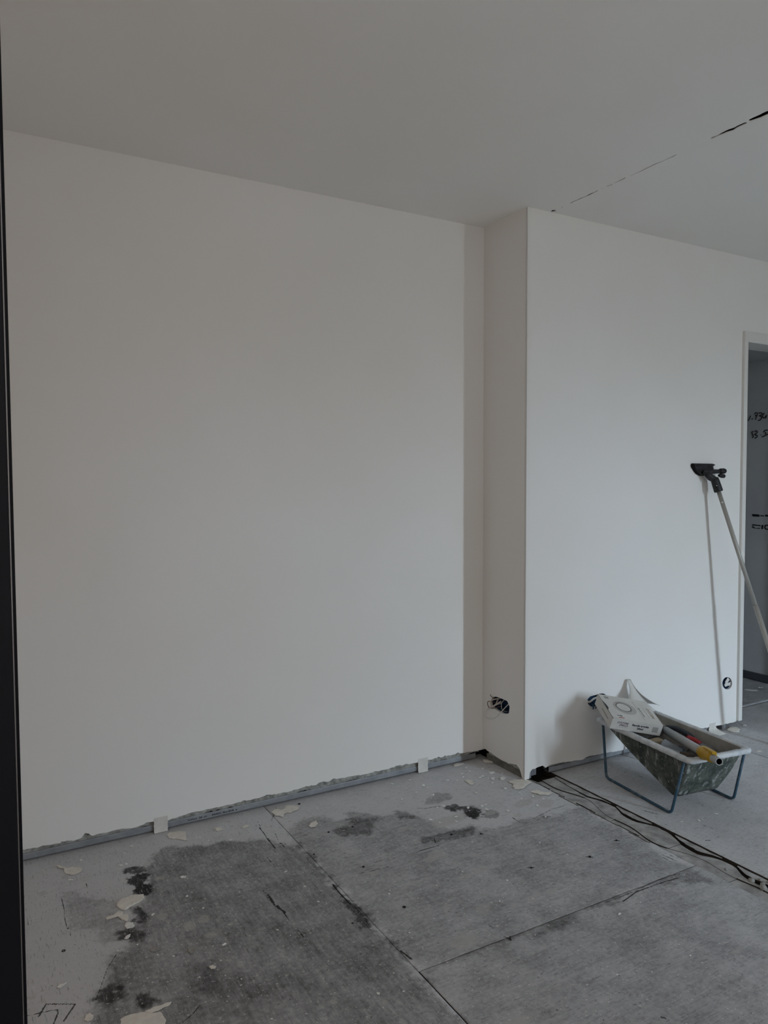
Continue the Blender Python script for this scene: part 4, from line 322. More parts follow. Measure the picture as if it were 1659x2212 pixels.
track('floor_track', wall_back, 1.826, 2.108, YM+0.010, 'X')
# stamped marks on the middle track
bm = bmesh.new(); x = 0.735; rr = random.Random(4)
while x < 0.93:
    wd = rr.choice((0.003, 0.004, 0.006)); 
    if rr.random() < 0.78: add_box(bm, x, x+wd, YM+0.0094, YM+0.0100, 0.014, 0.014+rr.choice((0.004, 0.006)))
    x += wd+0.0025
tk = from_bm('track_stamp', bm, INKG, wall_back)
def hang_strip(x0, x1, ztop, y, out, parent, name='plaster_strip', flare=0.0):
    bm = bmesh.new(); n = 9; rows = []
    for i in range(n+1):
        t = i/n; z = ztop+0.012-(ztop+0.012-0.0015)*t
        yy = y-0.0012-out*max(0, (t-0.55)/0.45)**2; fl_ = flare*max(0, (t-0.3)/0.7)**1.6
        jag = lambda s: 0.0009*math.sin(i*2.3+s*5)
        rows.append([(x0-fl_+jag(0), yy, z), (x1+fl_+jag(1), yy, z)])
    vf = [[bm.verts.new(q) for q in r] for r in rows]; vb = [[bm.verts.new((q[0], q[1]+0.0035, q[2])) for q in r] for r in rows]
    for i in range(n):
        bm.faces.new((vf[i][0], vf[i][1], vf[i+1][1], vf[i+1][0])); bm.faces.new((vb[i][1], vb[i][0], vb[i+1][0], vb[i+1][1]))
        for k in (0, 1): bm.faces.new((vf[i][k], vf[i+1][k], vb[i+1][k], vb[i][k]))
    bm.faces.new((vf[0][0], vb[0][0], vb[0][1], vf[0][1])); bm.faces.new((vf[n][0], vf[n][1], vb[n][1], vb[n][0]))
    return from_bm(name, bm, PAPER, parent)
hang_strip(0.604, 0.655, 0.046, YM, 0.004, wall_back)
hang_strip(1.778, 1.830, 0.052, YM, 0.004, wall_back)
bb = box('wall_cavity', -1.0, 2.30, YM+0.075, YM+0.10, -0.03, H, VOID, wall_back)

# side face of the projecting wall, with the torn socket opening
pr_ = rag([(2.833, 0.05)]+[tuple(q) for q in RETB if q[0] < 2.83 and q[0] > 2.53]+[(2.5257, 0.004)], 0.005, 0.003, 2)
wall_side = sheet('wall_side', [pr_+[(YM+0.02, 0.05), (YM+0.02, H), (YR, H)], OUTRET], 0.012, MX(XC+0.006), WALL)
tag(wall_side, 'narrow off-white side face of the projecting wall with an open socket hole', kind='structure')
cs = rag([(2.55, 0.018), (2.65, 0.026), (2.80, 0.03)], 0.006, 0.004, 8)
bottom_core('backing_board', wall_side, [(2.548, 0.018)]+cs+[(2.80, 0.12), (2.548, 0.12)], 0.008, MX(XC+0.016))
box('floor_plate', XC+0.011, XC+0.05, 2.555, 2.815, 0.0, 0.03, mottled('dusty_batten', (0.22, 0.21, 0.185), (0.15, 0.145, 0.13), 30, 0.95), wall_side)
# projecting wall, runs to the doorway
DOOR0, DOOR1, DH = 3.622, 4.50, 2.055
rb = [tuple(q) for q in RIGHTB if 2.15 < q[0] < 3.60]
pr_ = [(XC, 0.002), (2.152, 0.006), (2.166, 0.003)]+rag([(2.170, 0.030)]+[q for q in rb if q[0] > 2.171]+[(3.612, 0.031)], 0.006, 0.003, 3)
wall_right = sheet('wall_right', [pr_+[(3.612, DH+0.05), (DOOR1+0.02, DH+0.05), (DOOR1+0.02, 0.03), (6.1, 0.03), (6.1, H), (XC, H)], OUTR, OUTR2], 0.012, MY(YR+0.006), WALL)
tag(wall_right, 'bright bluish-white projecting wall behind the mortar trough', kind='structure')
cr_ = rag([(2.29, 0.03), (2.6, 0.028), (3.3, 0.024), (3.60, 0.026)], 0.006, 0.004, 9)
bottom_core('backing_board', wall_right, [(2.29, 0.02)]+cr_+[(3.60, 0.1), (2.29, 0.1)], 0.008, MY(YR+0.016))
track('floor_track', wall_right, 2.288, 3.44, YR+0.008, 'X')
box('stud_end', 3.50, 3.53, YR+0.010, YR+0.05, 0.0, 0.05, STEEL, wall_right)
box('stud_end', 2.172, 2.186, YR+0.010, YR+0.05, 0.0, 0.07, STEEL, wall_right)
box('stud_end', 2.205, 2.232, YR+0.03, YR+0.05, 0.0, 0.07, STEEL, wall_right)
hang_strip(3.385, 3.435, 0.040, YR, 0.05, wall_right, 'plaster_strip', 0.022)
bm = bmesh.new()
add_box(bm, XC+0.02, 3.60, YR+0.075, YR+0.10, -0.03, H); add_box(bm, XC+0.075, XC+0.10, YR+0.1, YM+0.1, -0.03, H)
from_bm('wall_cavity', bm, VOID, wall_right)
# cornice bead at the top of the projecting wall (slightly uneven plaster fillet)
# doorway casing
door = empty('door_1', (DOOR0, YR, 0)); tag(door, 'white painted frame of the open doorway at the right edge', kind='structure')
def part_box(name, x0, x1, y0, y1, z0, z1, m, parent, bevel=0):
    o = box(name, x0, x1, y0, y1, z0, z1, m, None, bevel); o.parent = parent; o.matrix_parent_inverse = parent.matrix_world.inverted(); return o
bpy.context.view_layer.update()
part_box('casing', 3.604, 3.634, YR-0.016, YR+0.13, 0.034, DH+0.001, TRIMW, door, 0.003)
part_box('casing', DOOR1-0.012, DOOR1+0.018, YR-0.016, YR+0.13, 0.034, DH+0.001, TRIMW, door, 0.003)
part_box('casing_head', 3.604, DOOR1+0.018, YR-0.017, YR+0.13, DH, DH+0.056, TRIMW, door, 0.003)
# hall beyond
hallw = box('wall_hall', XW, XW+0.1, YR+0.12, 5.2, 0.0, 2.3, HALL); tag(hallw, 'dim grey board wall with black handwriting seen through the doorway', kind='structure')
box('skirting_board', XW-0.012, XW, YR+0.13, 5.2, 0.004, 0.05, mat('dark_skirting', (0.07, 0.075, 0.085), 0.7), hallw)
for st in HAND:
    pp = smooth_path([(q[0], q[1], 0) for q in st], 4) if len(st) > 2 else [(q[0], q[1], 0) for q in st]
    bm = bmesh.new(); add_tube(bm, [(XW-0.0005, q[0], q[1]) for q in pp], 0.0034, 6)
    from_bm('handwriting', bm, INK, hallw)
for i, q in enumerate(PRINT):
    sheet('printed_mark', [q], 0.001, MX(XW-0.0008), INKG if i in (1, 5) else INK, hallw)
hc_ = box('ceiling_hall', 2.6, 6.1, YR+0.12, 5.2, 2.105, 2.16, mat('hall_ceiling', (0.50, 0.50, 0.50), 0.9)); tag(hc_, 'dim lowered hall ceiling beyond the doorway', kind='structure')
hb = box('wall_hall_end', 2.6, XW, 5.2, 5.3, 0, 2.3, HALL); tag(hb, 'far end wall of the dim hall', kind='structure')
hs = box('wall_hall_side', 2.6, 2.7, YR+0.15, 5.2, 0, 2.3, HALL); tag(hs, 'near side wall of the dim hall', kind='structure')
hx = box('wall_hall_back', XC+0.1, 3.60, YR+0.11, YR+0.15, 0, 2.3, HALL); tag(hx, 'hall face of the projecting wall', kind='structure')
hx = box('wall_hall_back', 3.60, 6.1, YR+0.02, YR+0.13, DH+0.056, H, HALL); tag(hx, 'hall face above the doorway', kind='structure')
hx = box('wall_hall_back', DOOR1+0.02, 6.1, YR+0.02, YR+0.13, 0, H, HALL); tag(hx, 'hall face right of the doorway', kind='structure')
# walls outside the frame
wl = box('wall_left', -1.1, -1.0, -2.9, 2.96, -0.05, H, WALL); tag(wl, 'off-white wall left of the picture', kind='structure')
wf = box('wall_far', 6.1, 6.2, -2.9, 2.7, -0.05, H, WALL); tag(wf, 'off-white wall at the far right of the room', kind='structure')
sw = SLIT_W/2
wr = sheet('wall_rear', [[(-1.0, -0.05), (6.1, -0.05), (6.1, H), (-1.0, H)], [(SLIT_X-sw, SLIT_Z0), (SLIT_X+sw, SLIT_Z0), (SLIT_X+sw, SLIT_Z1), (SLIT_X-sw, SLIT_Z1)]], 0.04, MY(SLIT_Y+0.0), WALL); tag(wr, 'off-white rear wall with a tall narrow window opening', kind='structure')
wn = empty('window_1', (SLIT_X, SLIT_Y, 0)); tag(wn, 'tall narrow window in the rear wall', kind='structure'); bpy.context.view_layer.update()
for x0, x1, z0, z1 in ((SLIT_X-sw-0.05, SLIT_X-sw, 0.0, 2.18), (SLIT_X+sw, SLIT_X+sw+0.05, 0.0, 2.18), (SLIT_X-sw, SLIT_X+sw, 2.13, 2.18), (SLIT_X-sw, SLIT_X+sw, 0.0, 0.03)):
    part_box('window_frame', x0, x1, SLIT_Y+0.02, SLIT_Y+0.05, z0, z1, BLACKM, wn)

wb = empty('fill_window', (REAR_FILL[0], SLIT_Y, 0)); tag(wb, 'made-up wide rear window, added to carry the soft fill light', kind='structure'); bpy.context.view_layer.update()  # unseen window made up around the rear fill light
part_box('fill_blind', REAR_FILL[0]-REAR_FILL[2]/2, REAR_FILL[0]+REAR_FILL[2]/2, SLIT_Y+0.05, SLIT_Y+0.06, REAR_FILL[1]-REAR_FILL[3]/2, REAR_FILL[1]+REAR_FILL[3]/2, mat('fill_blind_cream', (0.72, 0.66, 0.56), 0.9), wb)

gd = empty('fill_door', (-1.0, 1.25, 0)); tag(gd, 'made-up frosted door on the left wall, added to carry the warm fill light', kind='structure'); bpy.context.view_layer.update()  # unseen door made up around the left fill light
for y0, y1, z0, z1 in ((0.78, 0.85, 0, 2.2), (1.65, 1.72, 0, 2.2), (0.85, 1.65, 2.1, 2.2), (0.85, 1.65, 0, 0.4)):
    part_box('fill_door_frame', -1.0, -0.965, y0, y1, z0, z1, TRIMW, gd)
part_box('fill_pane', -1.0, -0.975, 0.85, 1.65, 0.4, 2.1, mat('fill_pane_glass', (0.7, 0.66, 0.58), 0.6), gd)
# black door leaf standing open at the left edge of the picture
dl = empty('door_2', (-0.9966, 0.52, 0)); tag(dl, 'black metal edge of an open door along the left side of the picture', kind='structure'); bpy.context.view_layer.update()
part_box('door_leaf', -0.9946, 0.0302, 0.500, 0.520, 0.008, 2.47, BLACKM, dl, 0.0006)
part_box('edge_glint', 0.0305, 0.0312, 0.502, 0.520, 0.008, 2.47, mat('edge_glint_grey', (0.16, 0.15, 0.15), 0.4, 0.6), dl)  # lighter grey strip stands in for the glint along the door's bevel
part_box('rebate', -0.9946, 0.0340, 0.5205, 0.542, 0.008, 2.47, BLACKM, dl, 0.0005)
dl.rotation_euler = (0, -0.0045, 0)

# ------------------------------------------------------------------ floor: slab, boards, the trench left by the removed wall
floor = box('floor', -1.0, 6.1, -2.9, 5.2, -0.10, -0.032, mottled('trench_bottom', (0.07, 0.065, 0.06), (0.035, 0.033, 0.03), 20, 0.95, 0.4, 60))
tag(floor, 'grey dusty construction board floor with plaster stains', kind='structure')
def inside(px, py, poly):
    """signed distance to a polygon (positive inside)"""
    n = len(poly); ins = np.zeros(px.shape, bool); d2 = np.full(px.shape, 1e9)
    for i in range(n):
        ax, ay = poly[i]; bx, by = poly[(i+1) % n]; ex, ey = bx-ax, by-ay
        if ay != by:
            c = ((ay > py) != (by > py)) & (px < (bx-ax)*(py-ay)/(by-ay)+ax); ins ^= c
        t = np.clip(((px-ax)*ex+(py-ay)*ey)/(ex*ex+ey*ey+1e-12), 0, 1)
        d2 = np.minimum(d2, (px-ax-t*ex)**2+(py-ay-t*ey)**2)
    return np.where(ins, 1, -1)*np.sqrt(d2)
def linedist(px, py, line):
    d2 = np.full(px.shape, 1e9)
    for (ax, ay), (bx, by) in zip(line[:-1], line[1:]):
        ex, ey = bx-ax, by-ay; t = np.clip(((px-ax)*ex+(py-ay)*ey)/(ex*ex+ey*ey+1e-12), 0, 1)
        d2 = np.minimum(d2, (px-ax-t*ex)**2+(py-ay-t*ey)**2)
    return np.sqrt(d2)
def local(px, py, poly, m):
    xs = [q[0] for q in poly]; ys_ = [q[1] for q in poly]
    return (px > min(xs)-m) & (px < max(xs)+m) & (py > min(ys_)-m) & (py < max(ys_)+m)
def board(x0, x1, y0, y1, mat_, res, th=0.03, tone=0.0, wob=(0, 0, 0, 0), ztop=0.0, detail=True):
    nx = max(2, int(round((x1-x0)/res))+1); ny = max(2, int(round((y1-y0)/res))+1)
    X, Y = np.meshgrid(np.linspace(x0, x1, nx), np.linspace(y0, y1, ny)); gx_ = X.ravel().copy(); gy_ = Y.ravel().copy()
    # slightly ragged sawn edges
    e = lambda q, s: (fbm(q*25+s, q*0+s, 3)-0.5)*2
    k = np.arange(nx*ny)
    for sel, arr, oth, amp, s in ((k % nx == 0, gx_, gy_, wob[0], 3), (k % nx == nx-1, gx_, gy_, wob[1], 13), (k//nx == 0, gy_, gx_, wob[2], 23), (k//nx == ny-1, gy_, gx_, wob[3], 33)):
        arr[sel] += amp*e(oth[sel], s)
    z = np.full(gx_.shape, ztop)+0.0006*(fbm(gx_*7, gy_*7, 3)-0.5)
    dark = np.full(gx_.shape, tone); pale = np.full(gx_.shape, -0.03); gouge = np.full(gx_.shape, -0.02)
    if detail:
        nn = fbm(gx_*16+3, gy_*16, 5)-0.5; nf = fbm(gx_*80, gy_*80+9, 3)-0.5
        for poly, st, soft in DARK:
            m = local(gx_, gy_, poly, 0.12)
            if m.any():
                d = inside(gx_[m], gy_[m], poly)+nn[m]*(0.07 if soft > 0.012 else 0.04)+nf[m]*0.03
                v = np.clip((d+soft)/(2*soft), 0, 1); v = v*v*(3-2*v)
                dark[m] = np.maximum(dark[m], tone) + v*st*(1-np.clip(dark[m], 0, 1))
        for poly in PALE:
            m = local(gx_, gy_, poly, 0.03)
            if m.any(): pale[m] = np.maximum(pale[m], inside(gx_[m], gy_[m], poly))
        for line, wd in GOUGE:
            m = local(gx_, gy_, line, 0.025)
            if m.any(): gouge[m] = np.maximum(gouge[m], wd-linedist(gx_[m], gy_[m], line))
    top = np.stack([gx_, gy_, z], 1)
    idx = np.arange(nx*ny).reshape(ny, nx)
    q = np.stack([idx[:-1, :-1], idx[:-1, 1:], idx[1:, 1:], idx[1:, :-1]], -1).reshape(-1, 4)
    # skirt
    per = np.concatenate([idx[0, :], idx[1:, -1], idx[-1, -2::-1], idx[-2:0:-1, 0]])
    low = top[per].copy(); low[:, 2] = ztop-th; base = nx*ny; m_ = len(per); b = np.arange(m_)
    sk = np.stack([per, base+b, base+(b+1) % m_, np.roll(per, -1)], 1)
    V = np.concatenate([top, low]); Fq = np.concatenate([q, sk])
    me = bpy.data.meshes.new('floor_board'); me.vertices.add(len(V)); me.vertices.foreach_set('co', V.astype(np.float32).ravel())
    me.loops.add(Fq.size); me.loops.foreach_set('vertex_index', Fq.astype(np.int32).ravel())
    me.polygons.add(len(Fq)); me.polygons.foreach_set('loop_start', np.arange(0, Fq.size, 4, dtype=np.int32)); me.update(calc_edges=True)
    for nme, arr in (('dark', dark), ('pale', pale), ('gouge', gouge)):
        a = me.attributes.new(nme, 'FLOAT', 'POINT'); a.data.foreach_set('value', np.concatenate([arr, arr[per]]).astype(np.float32))
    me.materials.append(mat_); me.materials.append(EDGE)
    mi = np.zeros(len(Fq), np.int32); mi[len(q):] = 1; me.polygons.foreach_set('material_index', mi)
    return mobj('floor_board', me, None, floor)
YE = YM+0.06
board(-0.25, 1.0455, 0.86, YE, FLA, 0.0045, wob=(0, .0007, 0, 0))
board(-1.0, -0.253, 0.86, YE, FLA, 0.05, detail=False)
board(-1.0, 1.0455, -2.9, 0.857, FLA, 0.05, detail=False)
board(1.0475, 2.172, 1.6685, YE, FLB, 0.0045, wob=(.0008, .004, .0012, 0), ztop=-0.001)
board(1.0490, 2.176, 0.60, 1.6660, FLB, 0.0045, wob=(.0006, .004, .0012, 0), tone=0.27)
board(1.0490, 2.176, -2.9, 0.597, FLB, 0.05, detail=False)
board(2.3090, 3.325, 1.30, YR+0.2, FLB, 0.0055, wob=(.0012, .001, 0, 0), tone=0.12)
board(3.3275, 4.9, 1.30, YR+0.2, FLB, 0.007, wob=(.001, 0, 0, 0), tone=0.14)
board(2.3090, 4.9, -2.9, 1.297, FLB, 0.05, detail=False)
board(4.903, 6.1, -2.9, YR+0.2, FLB, 0.05, detail=False)
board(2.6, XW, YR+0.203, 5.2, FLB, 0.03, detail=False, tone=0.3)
# trench filling: torn screed with a wavy open channel
SCREED = mottled('trench_screed', (0.47, 0.465, 0.455), (0.28, 0.275, 0.265), 22, 0.95, 0.6, 70)
gapc = [(2.285, 2.50), (2.272, 2.40), (2.268, 2.347), (2.265, 2.273), (2.290, 2.216), (2.297, 2.145), (2.267, 2.08), (2.262, 2.017), (2.299, 1.939), (2.299, 1.874), (2.271, 1.808), (2.258, 1.728), (2.291, 1.67), (2.297, 1.601), (2.260, 1.539), (2.266, 1.465), (2.285, 1.38), (2.262, 1.25), (2.285, 1.1), (2.27, 0.6), (2.28, -2.9)]
gapw = [(2.5, .004), (2.40, .004), (2.35, .005), (2.3, .009), (2.2, .008), (2.12, .006), (2.06, .014), (2.0, .016), (1.93, .008), (1.86, .010), (1.8, .016), (1.72, .022), (1.66, .010), (1.6, .008), (1.53, .018), (1.46, .024), (-2.9, .02)]
yy = np.arange(0.9, 2.50, 0.006); gc = np.interp(yy, [q[1] for q in gapc][::-1], [q[0] for q in gapc][::-1])
ker = np.ones(7)/7; gc = np.convolve(np.pad(gc, 3, 'edge'), ker, 'valid')
gwid = np.interp(yy, [q[0] for q in gapw][::-1], [q[1] for q in gapw][::-1])
rgh = (fbm(yy*45, yy*0+1, 3)-0.5)
Lr = gc-gwid/2+rgh*0.006; Rl = np.minimum(gc+gwid/2+(fbm(yy*45, yy*0+8, 3)-0.5)*0.006, 2.3005)
le_ = 2.1785+(fbm(yy*20, yy*0+4, 4)-0.5)*0.010
def screed(name, poly, top, th, m):
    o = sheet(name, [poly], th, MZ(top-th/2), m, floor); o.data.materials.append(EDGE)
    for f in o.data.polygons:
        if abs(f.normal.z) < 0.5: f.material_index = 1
    return o
# left fragments, split by cracks across the strip
def crack(y): return 2.215+0.022*math.sin(y*9.0)+0.012*math.sin(y*23.0)
cx_ = np.array([crack(v) for v in yy]); cx_ = np.clip(cx_, le_+0.006, Lr-0.012)
cuts = [0.9, 1.545, 1.80, 2.06, 2.27, 2.497]
for i in range(5):
    m = (yy >= cuts[i]-1e-6) & (yy <= cuts[i+1]+0.0061)
    a = [(float(x), float(y)) for x, y in zip(Lr[m], yy[m])]; c = [(float(x)+0.0007, float(y)) for x, y in zip(cx_[m], yy[m])]; d = [(float(x)-0.0006, float(y)) for x, y in zip(cx_[m], yy[m])]; b = [(float(x), float(y)) for x, y in zip(le_[m], yy[m])]
    screed('screed_fragment', c+a[::-1], -0.003-0.0015*(i % 2), 0.016, SCREED)
    screed('screed_fragment', b+d[::-1], -0.0055-0.0015*((i+1) % 2), 0.016, SCREED)
run = []
for x0_, y_ in list(zip(Rl, yy))+[(9, 9)]:
    if x0_ < 2.2975: run.append((float(x0_), float(y_)))
    else:
        if len(run) > 5: screed('screed_sliver', run+[(2.3005+0.001*math.sin(q[1]*80), q[1]) for q in run[::-1]], -0.002, 0.014, SCREED)
        run = []
# splintered board edge along the trench
rr = random.Random(9)
for i in range(9):
    y0 = 1.86+0.075*i+rr.uniform(-.02, .02); L_ = rr.uniform(.06, .16); x0 = 2.166+rr.uniform(-.004, .012)
    P_ = [(x0+rr.uniform(-.0015, .0015), y0+L_*k/6) for k in range(7)]
    screed('splinter', P_+[(x+0.004+0.003*math.sin(k), y) for k, (x, y) in enumerate(P_)][::-1], 0.0015, 0.006, SCREED)
# rounded gravel lumps at the near end of the trench
for (x_, y_, r_) in ((2.252, 1.512, .012), (2.262, 1.478, .009), (2.247, 1.466, .013), (2.268, 1.452, .010), (2.280, 1.50, .007), (2.29, 1.475, .008), (2.243, 1.60, .006)):
    bm = bmesh.new(); bmesh.ops.create_icosphere(bm, subdivisions=2, radius=r_)
    for v in bm.verts: v.co *= 0.85+0.3*rr.random()*0.7; v.co.z *= 0.7; v.co += Vector((x_, y_, -0.001))
    from_bm('screed_lump', bm, DUSTY, floor, True)
# screw heads / nail holes
for i, (x_, y_) in enumerate(SCREWS):
    bm = bmesh.new(); r_ = 0.0032+0.001*(i % 3)
    prof_ = [(0.0, -0.0006), (r_*0.45, -0.0006), (r_*0.6, 0.0008), (r_, 0.0010), (r_*1.1, -0.001)]
    rings = [[bm.verts.new((x_+q[0]*math.cos(k*math.pi/5), y_+q[0]*math.sin(k*math.pi/5), q[1]+0.0004)) for k in range(10)] for q in prof_[1:]]
    c = bm.verts.new((x_, y_, prof_[0][1]+0.0004))
    for k in range(10):
        bm.faces.new((c, rings[0][k], rings[0][(k+1) % 10]))
        for a in range(3): bm.faces.new((rings[a][k], rings[a+1][k], rings[a+1][(k+1) % 10], rings[a][(k+1) % 10]))
    from_bm('screw', bm, INK, floor)

# ------------------------------------------------------------------ electrical openings
def cup(parent, loop, M, depth, mat_, name='back_box'):
    bm = bmesh.new(); n = len(loop); cx0 = sum(q[0] for q in loop)/n; cy0 = sum(q[1] for q in loop)/n; rings = []
    for s_, d in ((1.02, 0.0), (1.0, -depth*0.6), (0.9, -depth)):
        rings.append([bm.verts.new(M @ Vector((cx0+(q[0]-cx0)*s_, cy0+(q[1]-cy0)*s_, d))) for q in loop])
    for a, b in ((0, 1), (1, 2)):
        for k in range(n): bm.faces.new((rings[a][k], rings[a][(k+1) % n], rings[b][(k+1) % n], rings[b][k]))
    bm.faces.new(rings[2])
    return from_bm(name, bm, mat_, parent)
MXn = lambda x: Matrix(((0, 0, -1, x), (1, 0, 0, 0), (0, 1, 0, 0), (0, 0, 0, 1)))   # local z points to -X
MYn = lambda y: Matrix(((1, 0, 0, 0), (0, 0, -1, y), (0, 1, 0, 0), (0, 0, 0, 1)))   # local z points to -Y
sb = empty('socket_box'); tag(sb, 'blue double socket box with loose cables in the narrow side wall', 'socket box')
cup(sb, OUTRET, MXn(XC+0.012), 0.05, BLUEBOX)
def rf(a, b, out=0.0):   # spot on the side wall
    return (XC-out, 2.7574-0.000505*(a-580), 0.3144+0.000123*(a-580)-0.000307*(b-460))
tube('cable_loop', smooth_path([rf(640, 560, -.03), rf(560, 610, .004), rf(515, 690, .02), rf(540, 755, .022), rf(600, 778, .022), rf(670, 755, .018), rf(730, 680, .012), rf(800, 550, -.01), rf(810, 530, -.03)]), 0.0021, WIREW, sb, 8)
tube('wire', smooth_path([rf(660, 480, -.03), rf(610, 490, .004), rf(580, 530, .012), rf(600, 590, .012), rf(640, 560, .004), rf(640, 510, -.005), rf(610, 480, -.03)]), 0.0028, WIREC, sb, 8)
tube('wire', smooth_path([rf(700, 520, -.002), rf(650, 570, .010), rf(600, 600, .014), rf(560, 620, .012)]), 0.0032, WIREC, sb, 8)
tube('wire', smooth_path([rf(600, 560, -.02), rf(548, 515, .012), rf(560, 600, .015), rf(620, 620, .008), rf(690, 590, -.01)]), 0.0018, WIREB, sb, 8)
tube('wire', smooth_path([rf(725, 470, -.03), rf(716, 540, .0), rf(722, 650, -.002), rf(735, 690, -.03)]), 0.0014, WIREW, sb, 8)
tube('wire', smooth_path([rf(590, 500, -.02), rf(575, 440, .006), rf(572, 408, .010)]), 0.0016, WIREB, sb, 8)
sr = empty('socket_box'); tag(sr, 'small round socket hole partly covered by a white torn flap beside the doorway', 'socket box')
cup(sr, OUTR, MYn(YR+0.012), 0.045, BLUEBOX)
def rq(a, b):
    px, py = 1540+a/13.94, 1450+b/13.94
    return (3.5258+(px-1571)*0.003835, 0.2474-(py-1476)*0.00253-(px-1571)*0.00053)
sheet('torn_flap', [[rq(*q) for q in ((455, 190), (505, 265), (440, 360), (535, 330), (520, 430), (440, 440), (385, 470), (345, 415), (375, 380), (385, 300))]], 0.003, MY(YR+0.002), PAPER, sr)
s3 = empty('socket_box'); tag(s3, 'blue socket opening with cut cables, half hidden behind the cardboard box', 'socket box')
cup(s3, OUTR2, MYn(YR+0.012), 0.05, BLUEBOX)
tube('wire', smooth_path([(2.518, YR+0.02, 0.300), (2.522, YR-0.004, 0.297), (2.545, YR-0.008, 0.309), (2.575, YR-0.004, 0.312), (2.60, YR+0.03, 0.31)]), 0.005, WIREW, s3, 8)
tube('wire', smooth_path([(2.53, YR+0.03, 0.288), (2.535, YR-0.006, 0.287), (2.54, YR-0.012, 0.272), (2.545, YR-0.006, 0.262)]), 0.0035, BLUEBOX, s3, 8)
tube('wire', smooth_path([(2.55, YR+0.03, 0.29), (2.548, YR-0.008, 0.292), (2.56, YR-0.012, 0.275), (2.558, YR-0.008, 0.262)]), 0.003, BLUEBOX, s3, 8)

# ------------------------------------------------------------------ mortar trough
TUBM = mottled('tub_plastic', (0.045, 0.055, 0.05), (0.085, 0.095, 0.085), 9, 0.75)
t = NT(TUBM)
c0 = t.mix(t.ramp(t.noise(14, 4, rough=0.7), 0.38, 0.62), (0.040, 0.052, 0.045), (0.135, 0.145, 0.125))
c0 = t.mix(t.math('MULTIPLY', t.smooth(t.noise(24, 5, t.mapped((1.6, 1.6, 0.5)), 0.6), 0.55, 0.66), 0.75), c0, (0.40, 0.42, 0.40))
c0 = t.mix(t.math('MULTIPLY', t.smooth(t.noise(80, 3), 0.665, 0.70), 0.85), c0, (0.62, 0.62, 0.59))
t.color(c0); t.bump(t.noise(70, 3), 0.5, 0.003)
TUBIN = mottled('tub_residue', (0.36, 0.345, 0.315), (0.28, 0.27, 0.245), 16, 0.95, 0.4, 60)
RIMM = mottled('rim_crust', (0.62, 0.64, 0.65), (0.42, 0.46, 0.50), 26, 0.85, 0.5, 70, 0, 0.45, 0.75)
LEGB = mottled('blue_lacquer', (0.035, 0.085, 0.13), (0.14, 0.17, 0.19), 28, 0.5, 0.2, 120, 0, 0.5, 0.75)
TR = Matrix(((0.9925, 0.1219, 0), (-0.1219, 0.9925, 0), (0, 0, 1)))
trough = empty('mortar_trough', (2.424, 1.975, 0.0), TR); tag(trough, 'wedge-shaped dark plaster trough on blue rod legs, crusted with white plaster', 'trough')
def rrect(u0, u1, v0, v1, r, z, n=7):
    out = []
    for cx0, cy0, a0 in ((u1-r, v1-r, 0), (u0+r, v1-r, 90), (u0+r, v0+r, 180), (u1-r, v0+r, 270)):
        for k in range(n+1):
            a = math.radians(a0+90*k/n); out.append((cx0+r*math.cos(a), cy0+r*math.sin(a), z))
    return out
def loft(bm, loops, close_last=False, jitter=0):
    rings = [[bm.verts.new((q[0], q[1], q[2]+jitter*(rr.random()-0.5))) for q in L] for L in loops]; n = len(rings[0])
    for a in range(len(rings)-1):
        for k in range(n): bm.faces.new((rings[a][k], rings[a][(k+1) % n], rings[a+1][(k+1) % n], rings[a+1][k]))
    if close_last: bm.faces.new(rings[-1])
    return rings
def tubloops(top, bot, zt, zb, n, rt, rb_):
    out = []
    for i in range(n+1):
        t_ = i/n; k = t_
        u0, u1, v0, v1 = [a+(b-a)*k for a, b in zip(top, bot)]
        bulge = 0.006*math.sin(math.pi*t_)
        out.append(rrect(u0-bulge, u1+bulge, v0-bulge, v1+bulge, rt+(rb_-rt)*t_, zt+(zb-zt)*t_))
    return out
TOPO = (0.020, 0.312, -0.068, 0.452); BOTO = (0.048, 0.275, 0.022, 0.062)
lo = tubloops(TOPO, BOTO, 0.240, 0.056, 10, 0.022, 0.018)
bm = bmesh.new(); loft(bm, lo, True); tub = from_bm('tub', bm, TUBM, trough, True)
li = tubloops((0.026, 0.306, -0.062, 0.446), (0.058, 0.265, 0.024, 0.072), 0.247, 0.075, 8, 0.02, 0.02)
bm = bmesh.new(); loft(bm, li, True); from_bm('tub_inside', bm, TUBIN, trough, True)
# crusty rolled rim
def ring_noise(L, amp): return [(q[0]+amp*(rr.random()-.5), q[1]+amp*(rr.random()-.5), q[2]+amp*(rr.random()-.5)) for q in L]
def dense(L, m=3):
    out = []
    for a, b in zip(L, L[1:]+L[:1]):
        d = math.dist(a, b); k = max(1, int(d/0.012))
        for i in range(k): out.append(tuple(a[j]+(b[j]-a[j])*i/k for j in range(3)))
    return out
ro = dense(rrect(-0.004, 0.334, -0.096, 0.478, 0.026, 0.0)); ri_ = []
def inset(q, d):
    u, v, _ = q; cu, cv = 0.165, 0.191; hu, hv = 0.169, 0.287
    return (cu+(u-cu)*(hu-d)/hu, cv+(v-cv)*(hv-d)/hv, 0)
prof_ = [(0.028, 0.238), (0.027, 0.247), (0.022, 0.2515), (0.008, 0.252), (0.002, 0.249), (0.0, 0.242), (0.002, 0.234), (0.008, 0.233), (0.022, 0.236)]
bm = bmesh.new(); rings = []
for d, z in prof_: rings.append(ring_noise([inset(q, d)[:2]+(z,) for q in ro], 0.0022))
RV = [[bm.verts.new(q) for q in L] for L in rings]; n = len(RV[0])
